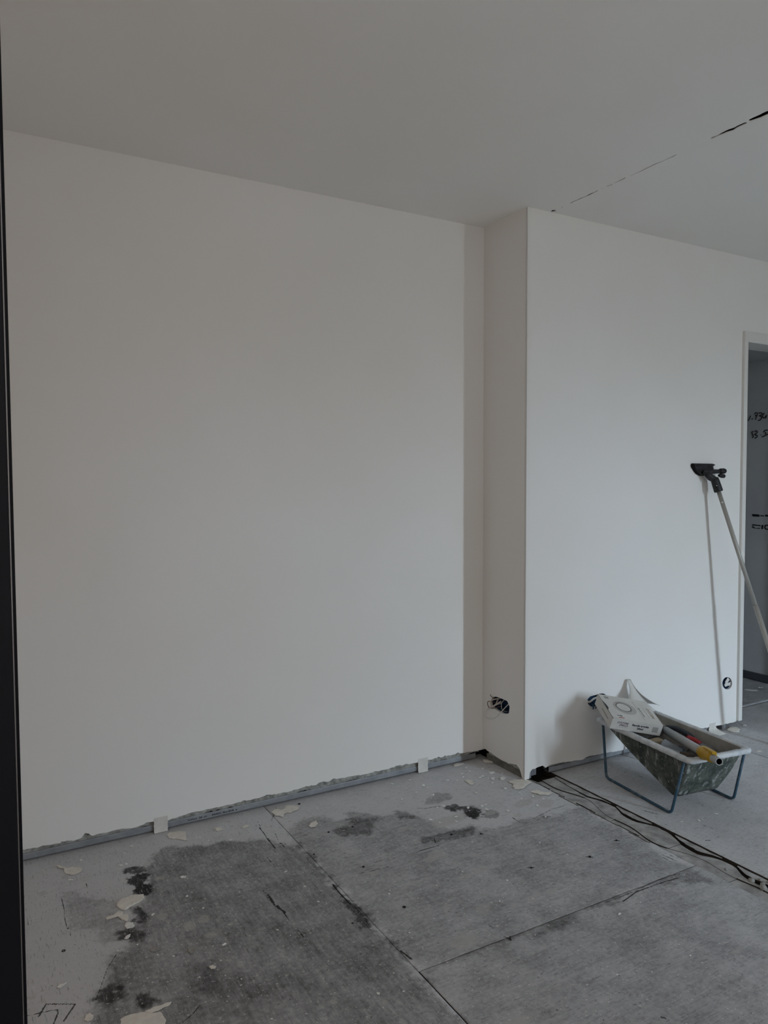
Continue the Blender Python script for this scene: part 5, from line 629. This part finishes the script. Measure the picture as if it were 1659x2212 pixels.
for a in range(len(RV)):
    for k in range(n): bm.faces.new((RV[a][k], RV[a][(k+1) % n], RV[(a+1) % len(RV)][(k+1) % n], RV[(a+1) % len(RV)][k]))
from_bm('rim', bm, RIMM, trough, True)
for s_, u in ((0, 0.006), (1, 0.326)):
    uf = 0.0 if s_ == 0 else 0.332
    tube('leg_frame', fillet([(u, -0.058, 0.236), (uf, 0.0, 0.006), (uf, 0.392, 0.006), (u, 0.425, 0.236)], 0.022), 0.0058, LEGB, trough, 10)

def tl(u, v, z): return Matrix.Translation((2.424, 1.975, 0)) @ TR.to_4x4() @ Vector((u, v, z))
# grey extension tube with yellow collar, lying in the trough and over its near rim
def lathe(bm, prof_l, org, ax, seg=20):
    ax = ax.normalized(); a = ax.orthogonal().normalized(); b = ax.cross(a)
    rings = [[bm.verts.new(org+ax*d+(a*math.cos(k*2*math.pi/seg)+b*math.sin(k*2*math.pi/seg))*r_) for k in range(seg)] for d, r_ in prof_l]
    for i in range(len(rings)-1):
        for k in range(seg): bm.faces.new((rings[i][k], rings[i][(k+1) % seg], rings[i+1][(k+1) % seg], rings[i+1][k]))
    return rings
S_, E_ = tl(0.253, 0.303, 0.212), tl(0.022, -0.213, 0.285); ax = (E_-S_); LN = ax.length; ax = ax.normalized()
pipe = empty('extension_tube', S_); tag(pipe, 'light grey tube with a yellow collar hanging over the near end of the trough', 'tube'); bpy.context.view_layer.update()
def under(o, p_): o.parent = p_; o.matrix_parent_inverse = p_.matrix_world.inverted(); return o
bm = bmesh.new(); lathe(bm, [(0, 0.012), (0, 0.0172), (LN-0.13, 0.0172), (LN-0.13, 0.0135)], S_, ax); under(from_bm('tube_body', bm, mottled('grey_tube', (0.42, 0.43, 0.43), (0.37, 0.38, 0.38), 20, 0.55), None, True), pipe)
bm = bmesh.new(); lathe(bm, [(LN-0.14, 0.0140), (LN-0.002, 0.0140), (LN, 0.0137), (LN, 0.0114), (LN-0.004, 0.0112)], S_, ax); under(from_bm('inner_tube', bm, mottled('pale_tube', (0.44, 0.45, 0.45), (0.36, 0.37, 0.37), 30, 0.5), None, True), pipe)
bm = bmesh.new(); lathe(bm, [(LN-0.004, 0.0112), (LN-0.09, 0.0111), (LN-0.09, 0.0001)], S_, ax); under(from_bm('tube_bore', bm, VOID, None), pipe)  # bore coloured near-black to stand in for shade inside the tube
YEL = mottled('yellow_plastic', (0.50, 0.30, 0.015), (0.42, 0.24, 0.012), 30, 0.45)
bm = bmesh.new(); lathe(bm, [(LN-0.165, 0.0165), (LN-0.162, 0.0230), (LN-0.146, 0.0255), (LN-0.125, 0.0255), (LN-0.112, 0.0215), (LN-0.075, 0.0205), (LN-0.058, 0.0185), (LN-0.055, 0.0140)], S_, ax); col_ = under(from_bm('collar', bm, YEL, None, True), pipe)
bm = bmesh.new(); side = ax.cross(Vector((0, 0, 1))).normalized(); upv = side.cross(ax).normalized()
Mx = Matrix.Translation(S_) @ Matrix((side, ax, upv)).transposed().to_4x4()
add_box(bm, -0.009, 0.009, LN-0.130, LN-0.042, 0.016, 0.0265, 0.002, Mx); under(from_bm('clamp_lever', bm, YEL, None), pipe)

# cardboard box of joint tape lying tilted on the trough
CARD = mottled('white_card', (0.60, 0.585, 0.55), (0.55, 0.535, 0.50), 12, 0.8)
BR = Matrix(((0.9046, 0.4213, 0.0643), (-0.3826, 0.8693, -0.3128), (-0.1877, 0.2583, 0.9476)))
bw, bd, bh = 0.231, 0.192, 0.0516
bx_ = empty('tape_box', (2.394, 2.275, 0.2660), BR); tag(bx_, 'flat white cardboard tape box with printed ring lying tilted on the trough', 'box')
bm = bmesh.new(); add_box(bm, 0, bw, 0, bd, 0, bh-0.0012, 0.0012); from_bm('carton', bm, CARD, bx_)
lid_ = [(0.0035, 0.0), (bw, 0.0), (bw, bd), (0.001, bd), (0.001, bd*0.76), (0.003, bd*0.70), (0.007, bd*0.62), (0.011, bd*0.52), (0.0115, bd*0.44), (0.006, bd*0.37), (0.002, bd*0.34), (0.002, 0.012)]
sheet('lid_panel', [lid_], 0.0012, MZ(bh), CARD, bx_)
sheet('lid_seam', [[(0.0005, 0.0008), (0.006, 0.0008), (0.0125, bd*0.44), (0.0125, bd*0.52), (0.004, bd*0.78), (0.002, bd-0.001), (0.0005, bd-0.001)]], 0.0002, MZ(bh-0.0011), INKG, bx_)
sheet('flap_slot', [[(0.035, 0.022), (0.115, 0.026), (0.115, 0.0285), (0.035, 0.0245)]], 0.0003, MXn(-0.0001) @ Matrix.Identity(4), INKG, bx_)
MF = lambda x, z: Matrix.Translation((x, -0.0002, z)) @ Matrix.Rotation(math.pi/2, 4, 'X')
MT = lambda x, y, a: Matrix.Translation((x, y, bh+0.0008)) @ Matrix.Rotation(a, 4, 'Z')
LOGO = mat('logo_print', (0.16, 0.13, 0.14), 0.7); RED = mat('red_print', (0.30, 0.05, 0.06), 0.7); BLK = mat('black_print', (0.05, 0.05, 0.06), 0.7); GREYP = mat('grey_print_light', (0.26, 0.25, 0.24), 0.7); BEIGE = mat('beige_print', (0.33, 0.28, 0.22), 0.7)
text_mesh('logo', 'SYSTEM', 0.013, LOGO, MF(0.050, 0.034), bx_, 0.25, 0.0004, 0.052); text_mesh('logo', 'PRO', 0.012, LOGO, MF(0.056, 0.0225), bx_, 0.25, 0.0004, 0.040)
box('logo_rule', 0.024, 0.078, -0.0003, 0.0, 0.0128, 0.0135, LOGO, bx_)
text_mesh('product_name', 'Bande arm\u00e9e', 0.0125, BLK, MF(0.132, 0.0325), bx_, 0, 0.0005, 0.076); text_mesh('product_name', '20ml', 0.0125, BLK, MF(0.134, 0.0185), bx_, 0, 0.0005, 0.028)
for k in range(9): box('barcode_bar', 0.188+0.003*k, 0.1896+0.003*k+0.0006*(k % 2), -0.0003, 0.0, 0.013, 0.038, GREYP, bx_)
for k in range(6): 
    o = box('barcode_bar', 0.022+0.0036*k, 0.0244+0.0036*k, bd-0.032, bd-0.012, bh+0.0006, bh+0.0008, GREYP, bx_)
def ringp(cx0, cy0, r0, r1, off, m):
    n = 36; a = [(cx0+r1*math.cos(k*2*math.pi/n), cy0+r1*math.sin(k*2*math.pi/n)) for k in range(n)]
    b = [(cx0+off[0]+r0*math.cos(k*2*math.pi/n), cy0+off[1]+r0*math.sin(k*2*math.pi/n)) for k in range(n)]
    return sheet('ring_picture', [a, b], 0.0002, MZ(bh+0.0007), m, bx_)
ringp(0.094, 0.102, 0.032, 0.052, (-0.004, 0.004), mat('ring_outer_print', (0.42, 0.40, 0.37), 0.7)); ringp(0.090, 0.106, 0.030, 0.037, (-0.001, 0.0), GREYP)
text_mesh('product_line', 'Bande arm\u00e9e', 0.012, GREYP, MT(0.165, 0.085, math.pi/2+math.pi), bx_, 0, 0.0002, 0.07)
box('print_rule', 0.154, 0.1555, 0.022, 0.172, bh+0.0006, bh+0.0008, GREYP, bx_)
text_mesh('logo', 'SYSTEM', 0.019, BEIGE, MT(0.206, 0.088, math.pi/2+math.pi), bx_, 0.25, 0.0005, 0.082); box('print_rule', 0.186, 0.1875, 0.048, 0.128, bh+0.0006, bh+0.0008, BEIGE, bx_)
sheet('arrow_mark', [[(0.030, 0.030), (0.046, 0.030), (0.046, 0.034), (0.056, 0.0275), (0.046, 0.021), (0.046, 0.026), (0.030, 0.026)]], 0.0002, MZ(bh+0.0007), BLK, bx_)
box('red_mark', 0.032, 0.058, 0.010, 0.0155, bh+0.0006, bh+0.0008, RED, bx_)

# curled white sheet standing in the far end of the trough against the wall
bm = bmesh.new(); n, mrows = 18, 14; rows = []
apex = Vector((2.768, YR-0.016, 0.372)); basec = tl(0.270, 0.480, 0.262)
for i in range(mrows+1):
    t_ = i/mrows; c = apex.lerp(basec, t_); rad = 0.011+0.006*t_+0.095*t_**2.4
    rows.append([c+Vector((math.cos(a)*rad, math.sin(a)*rad*0.55, 0)) for a in [math.radians(-15+300*k/n) for k in range(n+1)]])
vs = [[bm.verts.new(q) for q in r] for r in rows]
for i in range(mrows):
    for k in range(n): bm.faces.new((vs[i][k], vs[i][k+1], vs[i+1][k+1], vs[i+1][k]))
o = from_bm('curled_sheet', bm, mottled('white_sheet', (0.70, 0.69, 0.66), (0.64, 0.63, 0.6), 10, 0.7), None, True); md = o.modifiers.new('thickness', 'SOLIDIFY'); md.thickness = 0.003
tag(o, 'curled white sheet flaring down behind the cardboard box against the wall', 'sheet')

# things lying in the trough
def blob(name, c, sx, sy, sz, m, rot=0, amp=0.25, sub=3, seed=1, boxy=0.0):
    bm = bmesh.new(); bmesh.ops.create_icosphere(bm, subdivisions=sub, radius=1); q = random.Random(seed)
    ph = [q.uniform(0, 6) for _ in range(6)]
    for v in bm.verts:
        d = v.co.copy(); k = 1+amp*(math.sin(3*d.x+ph[0])*math.sin(4*d.y+ph[1])+0.5*math.sin(7*d.z+ph[2]+3*d.x))
        if boxy: mx = max(abs(d.x), abs(d.y), abs(d.z)); k = k*(1-boxy)+boxy/mx*0.9
        v.co = Vector((d.x*sx*k, d.y*sy*k, d.z*sz*k))
    bmesh.ops.transform(bm, matrix=Matrix.Translation(c) @ Matrix.Rotation(rot, 4, 'Z') @ TR.to_4x4(), verts=bm.verts)
    return from_bm(name, bm, m, None, True)
tag(blob('sponge', tl(0.100, 0.205, 0.200), 0.050, 0.026, 0.026, mottled('beige_sponge', (0.40, 0.33, 0.24), (0.34, 0.28, 0.2), 60, 0.95, 0.6, 120), 0.2, 0.08, 3, 2, 0.6), 'beige sponge wedged under the front of the cardboard box', 'sponge')
tag(blob('sponge', tl(0.118, 0.145, 0.196), 0.016, 0.018, 0.026, mottled('ochre_sponge', (0.30, 0.21, 0.09), (0.24, 0.16, 0.07), 60, 0.95, 0.6, 120), 0.1, 0.08, 3, 3, 0.6), 'small ochre sponge beside the beige one in the trough', 'sponge')
tag(blob('cloth', tl(0.17, 0.335, 0.212), 0.085, 0.06, 0.036, mottled('grey_cloth', (0.24, 0.24, 0.235), (0.16, 0.16, 0.16), 20, 0.95, 0.6, 60), 0.3, 0.12, 4, 4, 0.3), 'crumpled grey cloth bundled under the cardboard box', 'cloth')
tag(blob('rag', tl(0.15, 0.060, 0.178), 0.080, 0.040, 0.030, mottled('dark_rag', (0.05, 0.048, 0.046), (0.10, 0.09, 0.085), 25, 0.95, 0.6, 60), 0.6, 0.3, 4, 5), 'dark crumpled rag in the near bottom of the trough', 'cloth')
tag(blob('rag', tl(0.14, 0.150, 0.176), 0.072, 0.044, 0.024, mottled('grey_rag', (0.12, 0.12, 0.125), (0.06, 0.06, 0.06), 25, 0.95, 0.6, 60), 0.2, 0.3, 4, 8), 'dark grey crumpled rag in the middle of the trough', 'cloth')
# clear plastic cup lying under the tube
CLR = mat('cloudy_plastic', (0.42, 0.47, 0.52), 0.25); CLR.node_tree.nodes['Principled BSDF'].inputs['Transmission Weight'].default_value = 0.45
bm = bmesh.new(); lathe(bm, [(0, 0.0), (0, 0.026), (0.07, 0.032), (0.072, 0.0335), (0.074, 0.032), (0.07, 0.0305), (0.002, 0.025)], tl(0.118, 0.080, 0.200), Vector((-0.25, 0.85, 0.16)), 20)
tag(from_bm('plastic_cup', bm, CLR, None, True), 'cloudy plastic cup lying under the grey tube in the trough', 'cup')
# scrapers
def scraper(name, c, az, tilt, hm, bmx, label, blade=0.05, hl=0.10):
    rt = empty(name, c, Matrix.Rotation(az, 3, 'Z') @ Matrix.Rotation(tilt, 3, 'X')); tag(rt, label, 'scraper', 'scrapers in the trough')
    bm = bmesh.new(); pr = [(-0.008, 0), (0.008, 0), (blade/2, 0.055), (blade/2, 0.075), (-blade/2, 0.075), (-blade/2, 0.055)]
    a = [bm.verts.new((u, v, 0.0005)) for u, v in pr]; b = [bm.verts.new((u, v, -0.0005)) for u, v in pr]; bm.faces.new(a); bm.faces.new(b[::-1])
    for k in range(6): bm.faces.new((a[k], b[k], b[(k+1) % 6], a[(k+1) % 6]))
    from_bm('blade', bm, bmx, rt)
    bm = bmesh.new(); add_tube(bm, [(0, 0.012, 0), (0, 0.0, 0), (0, -0.02, 0.001), (0, -0.05, 0), (0, -hl*0.85, 0.001), (0, -hl, 0)], [0.008, 0.010, 0.0115, 0.010, 0.012, 0.007], 12); from_bm('handle', bm, hm, rt, True)
    return rt
BL = mottled('scraper_steel', (0.32, 0.33, 0.34), (0.22, 0.22, 0.22), 40, 0.45, 0.1, 100, 0.5)
scraper('scraper', tl(0.262, 0.125, 0.215), math.radians(-168), math.radians(-12), mat('red_handle', (0.33, 0.03, 0.035), 0.45), BL, 'red-handled scraper leaning on the far inside wall of the trough', 0.05, 0.05)
scraper('scraper', tl(0.085, 0.03, 0.222), math.radians(40), math.radians(12), mat('dark_wood', (0.09, 0.065, 0.05), 0.6), BL, 'dark-handled scraper with a pale blade among the rags', 0.045, 0.09)
scraper('scraper', tl(0.150, -0.005, 0.212), math.radians(95), math.radians(8), mat('grey_handle', (0.16, 0.155, 0.15), 0.6), BL, 'grey-handled scraper near the near rim of the trough', 0.04, 0.09)
# black bits at the far inside (hose end)
tag(tube('hose_piece', smooth_path([tl(0.286, 0.33, 0.212), tl(0.283, 0.27, 0.226), tl(0.281, 0.20, 0.222), tl(0.278, 0.15, 0.205)]), 0.011, mat('black_rubber', (0.03, 0.035, 0.045), 0.6), None, 12), 'short dark hose piece along the far inside of the trough', 'hose')

# ------------------------------------------------------------------ sanding pole leaning on the projecting wall
BP = mottled('black_plastic', (0.012, 0.012, 0.014), (0.03, 0.03, 0.032), 40, 0.5)
POLE = mottled('pole_aluminium', (0.40, 0.385, 0.35), (0.35, 0.335, 0.30), 8, 0.45, 0, 100, 0.25)
foot = Vector((3.520, 2.108, 0.012)); top = Vector((3.322, 2.468, 1.328)); pax = (foot-top).normalized()
sp = empty('sanding_pole', foot); tag(sp, 'long pole sander with a black head leaning against the bright wall', 'pole sander'); bpy.context.view_layer.update()
head = [(3.212, 1.412), (3.362, 1.412), (3.374, 1.409), (3.352, 1.400), (3.362, 1.380), (3.372, 1.368), (3.300, 1.350), (3.268, 1.350), (3.245, 1.360), (3.225, 1.376), (3.209, 1.395), (3.207, 1.407)]
under(sheet('sanding_pad', [head], 0.010, MY(YR-0.008), mat('pad_foam', (0.02, 0.02, 0.021), 0.9)), sp)
hp = [(3.3+(x-3.3)*0.93, 1.385+(z-1.385)*0.9) for x, z in head]
under(sheet('head_plate', [hp], 0.012, MY(YR-0.019), BP), sp)
bm = bmesh.new(); add_box(bm, 3.225, 3.350, YR-0.030, YR-0.024, 1.398, 1.404, 0.001); add_box(bm, 3.24, 3.345, YR-0.030, YR-0.024, 1.372, 1.378, 0.001); under(from_bm('plate_rib', bm, BP), sp)
under(tube('clamp_bar', [(3.262, YR-0.034, 1.369), (3.33, YR-0.040, 1.371), (3.395, YR-0.052, 1.373)], [0.012, 0.012, 0.010], BP, None, 12), sp)
under(tube('wing_knob', [(3.368, YR-0.050, 1.373), (3.372, YR-0.051, 1.373), (3.396, YR-0.054, 1.374), (3.404, YR-0.055, 1.374)], [0.010, 0.0145, 0.0145, 0.011], BP, None, 14), sp)
under(tube('wing_knob', [(3.362, YR-0.050, 1.352), (3.378, YR-0.052, 1.349), (3.396, YR-0.054, 1.348), (3.402, YR-0.055, 1.348)], [0.007, 0.010, 0.010, 0.006], BP, None, 14), sp)
under(tube('swivel_joint', [(3.278, YR-0.032, 1.366), (3.290, YR-0.040, 1.356), (3.300, YR-0.048, 1.342), top-pax*0.0], [0.013, 0.018, 0.018, 0.016], BP, None, 12), sp)
under(tube('socket_sleeve', [top-pax*0.012, top-pax*0.008, top+pax*0.012, top+pax*0.058, top+pax*0.062], [0.014, 0.019, 0.021, 0.022, 0.019], BP, None, 16), sp)
L1 = (foot-top).length
under(tube('upper_pole', [top+pax*0.04, top+pax*0.66], 0.0105, POLE, None, 16), sp)
under(tube('lower_pole', [top+pax*0.65, foot-pax*0.03], 0.0122, POLE, None, 16), sp)
under(tube('end_cap', [foot-pax*0.035, foot-pax*0.008, foot], [0.0132, 0.0132, 0.008], BP, None, 16), sp)
toC = (Vector((0, 0, EYE))-top).normalized(); sidev = (toC-pax*toC.dot(pax)).normalized()
PIN = mat('spring_button', (0.75, 0.75, 0.74), 0.35, 0.3)
for d_ in (0.118, 0.86):
    c = top+pax*d_+sidev*(0.0095 if d_ < 0.5 else 0.0112)
    under(tube('spring_button', [c, c+sidev*0.003], [0.0048, 0.003], PIN, None, 10), sp)
c = top+pax*0.03+sidev*0.020
under(tube('set_screw', [c, c+sidev*0.002], [0.003, 0.002], PIN, None, 8), sp)

# ------------------------------------------------------------------ plaster chips and crumbs on the floor
LBL = {'tail': 'large smooth plaster chip with a thin tail near the left wall edge', 'foot': 'pale foot-shaped plaster chip below the left plaster strip', 'jagged': 'large jagged cream plaster chip lying against the long wall track', 'oval': 'rounded pale plaster chip beside the board joint',
 'bigstain': 'broad cream plaster clod at the top of the dark stain', 'arms': 'cream plaster piece with a long arm inside the dark stain', 'spiky': 'spiky white plaster splat in the middle of the dark stain', 'leaf': 'small leaf-shaped plaster chip below the spiky splat', 'dull': 'dull greyish plaster flake below the dark stain, left of the hooked one', 'hook': 'hooked greyish plaster flake right of the dull one',
 'sliver': 'small bright plaster sliver on the brownish board area', 'bottom': 'large cream plaster slab cut by the bottom edge of the picture', 'band': 'thin band-shaped plaster piece above the bottom slab', 'pear': 'pear-shaped pale plaster lump near the bottom left corner', 'drop': 'drop-shaped pale plaster chip near the left black door edge', 'bean': 'bean-shaped white chip alone on the dark board',
 'wedge': 'small wedge chip right of the foot-shaped chip', 'flake': 'thin pale flake right of the small wedge chip', 'corner': 'large thin plaster flake in front of the wall corner', 'cornersmall': 'small bright plaster lump left of the wall corner', 'pillow': 'pillow-shaped pale plaster lump before the recess corner', 'blade': 'narrow pale shard before the narrow side wall', 'shred': 'torn white plaster shred right of the corner flake', 'rectish': 'pale plaster chip against the track near the recess corner',
 'pileA': 'heap of broken plaster in the recess corner', 'doorlump': 'broad pale plaster lump at the foot of the doorway frame', 'doorflake': 'small bright flake just outside the doorway frame', 'hallstrip': 'long thin white strip on the hall floor', 'hallstripb': 'short thin white strip farther right on the hall floor', 'curl': 'pale curved shaving right of the trough'}
def chip(name, poly, th, m, warp=0.0):
    n = len(poly); cx0 = sum(q[0] for q in poly)/n; cy0 = sum(q[1] for q in poly)/n
    L = [tuple(q) for q in poly]
    for lev in range(2):
        N_ = []
        for i in range(len(L)):
            a, b = L[i], L[(i+1) % len(L)]; N_.append(a); d_ = math.dist(a, b)
            if d_ > 0.006: k = d_*0.15; N_.append(((a[0]+b[0])/2+rr.uniform(-k, k), (a[1]+b[1])/2+rr.uniform(-k, k)))
        L = N_
    bm = bmesh.new(); vt = []; vb = []; vi = []
    for x_, y_ in L:
        up = warp*rr.random()
        vb.append(bm.verts.new((x_-cx0, y_-cy0, 0.0004+up))); vt.append(bm.verts.new((x_-cx0, y_-cy0, th*0.7+up)))
        vi.append(bm.verts.new(((x_-cx0)*0.8, (y_-cy0)*0.8, th*(0.9+0.3*rr.random())+up*0.6)))
    ct = bm.verts.new((0, 0, th*1.05)); cbv = bm.verts.new((0, 0, 0.0004)); n = len(L)
    for k in range(n):
        j = (k+1) % n
        bm.faces.new((vb[k], vb[j], vt[j], vt[k])); bm.faces.new((vt[k], vt[j], vi[j], vi[k])); bm.faces.new((vi[k], vi[j], ct)); bm.faces.new((vb[j], vb[k], cbv))
    o = from_bm(name, bm, m); o.location = (cx0, cy0, 0.0006); return o
for nme, poly in CHIPS:
    th = 0.004 if nme in ('bigstain', 'doorlump', 'pileA') else 0.0022
    m = DUSTY if nme in ('dull', 'hook') else (CHIPW if nme in ('spiky', 'leaf', 'sliver', 'drop', 'cornersmall', 'doorflake', 'hallstrip', 'hallstripb', 'blade') else CHIP)
    tag(chip('plaster_chip', poly, th, m, 0.0015 if nme in ('jagged', 'tail', 'corner', 'shred', 'curl') else 0.0005), LBL[nme], 'plaster chip', 'plaster chips on the floor')
proto = []
for k in range(7):
    n = rr.choice((5, 6, 7)); q = [(math.cos(a*2*math.pi/n)*rr.uniform(.5, 1.1)*.5, math.sin(a*2*math.pi/n)*rr.uniform(.35, .8)*.5) for a in range(n)]
    o = chip('crumb_proto', [(a*0.02, b*0.02) for a, b in q], 0.0024, CHIPW, 0.002); proto.append(o.data); bpy.data.objects.remove(o)
ZONES = [('tiny white plaster crumb scattered before the recess corner', 1.55, 2.12, 2.30, 2.79, 46, .5, 1.25), ('tiny white crumb along the foot of the long wall', 0.25, 1.55, 2.62, 2.80, 16, .4, 1.0), ('tiny white crumb on the dark stained board at the left', 0.30, 1.02, 1.25, 2.35, 34, .3, .8), ('tiny white crumb on the middle floor board', 1.10, 2.10, 1.25, 2.25, 26, .3, .75), ('tiny white crumb on the boards around the trough legs', 2.36, 3.5, 1.75, 2.45, 26, .3, .9)]
for lab, x0, x1, y0, y1, n, s0, s1 in ZONES:
    for i in range(n):
        o = bpy.data.objects.new('plaster_crumb', rr.choice(proto)); link(o); s_ = rr.uniform(s0, s1)
        o.location = (rr.uniform(x0, x1), rr.uniform(y0, y1), 0.0006); o.rotation_euler = (0, 0, rr.uniform(0, 6.28)); o.scale = (s_*rr.uniform(.6, 1.3), s_, s_)
        tag(o, lab, 'plaster crumb', 'plaster crumbs on the floor')
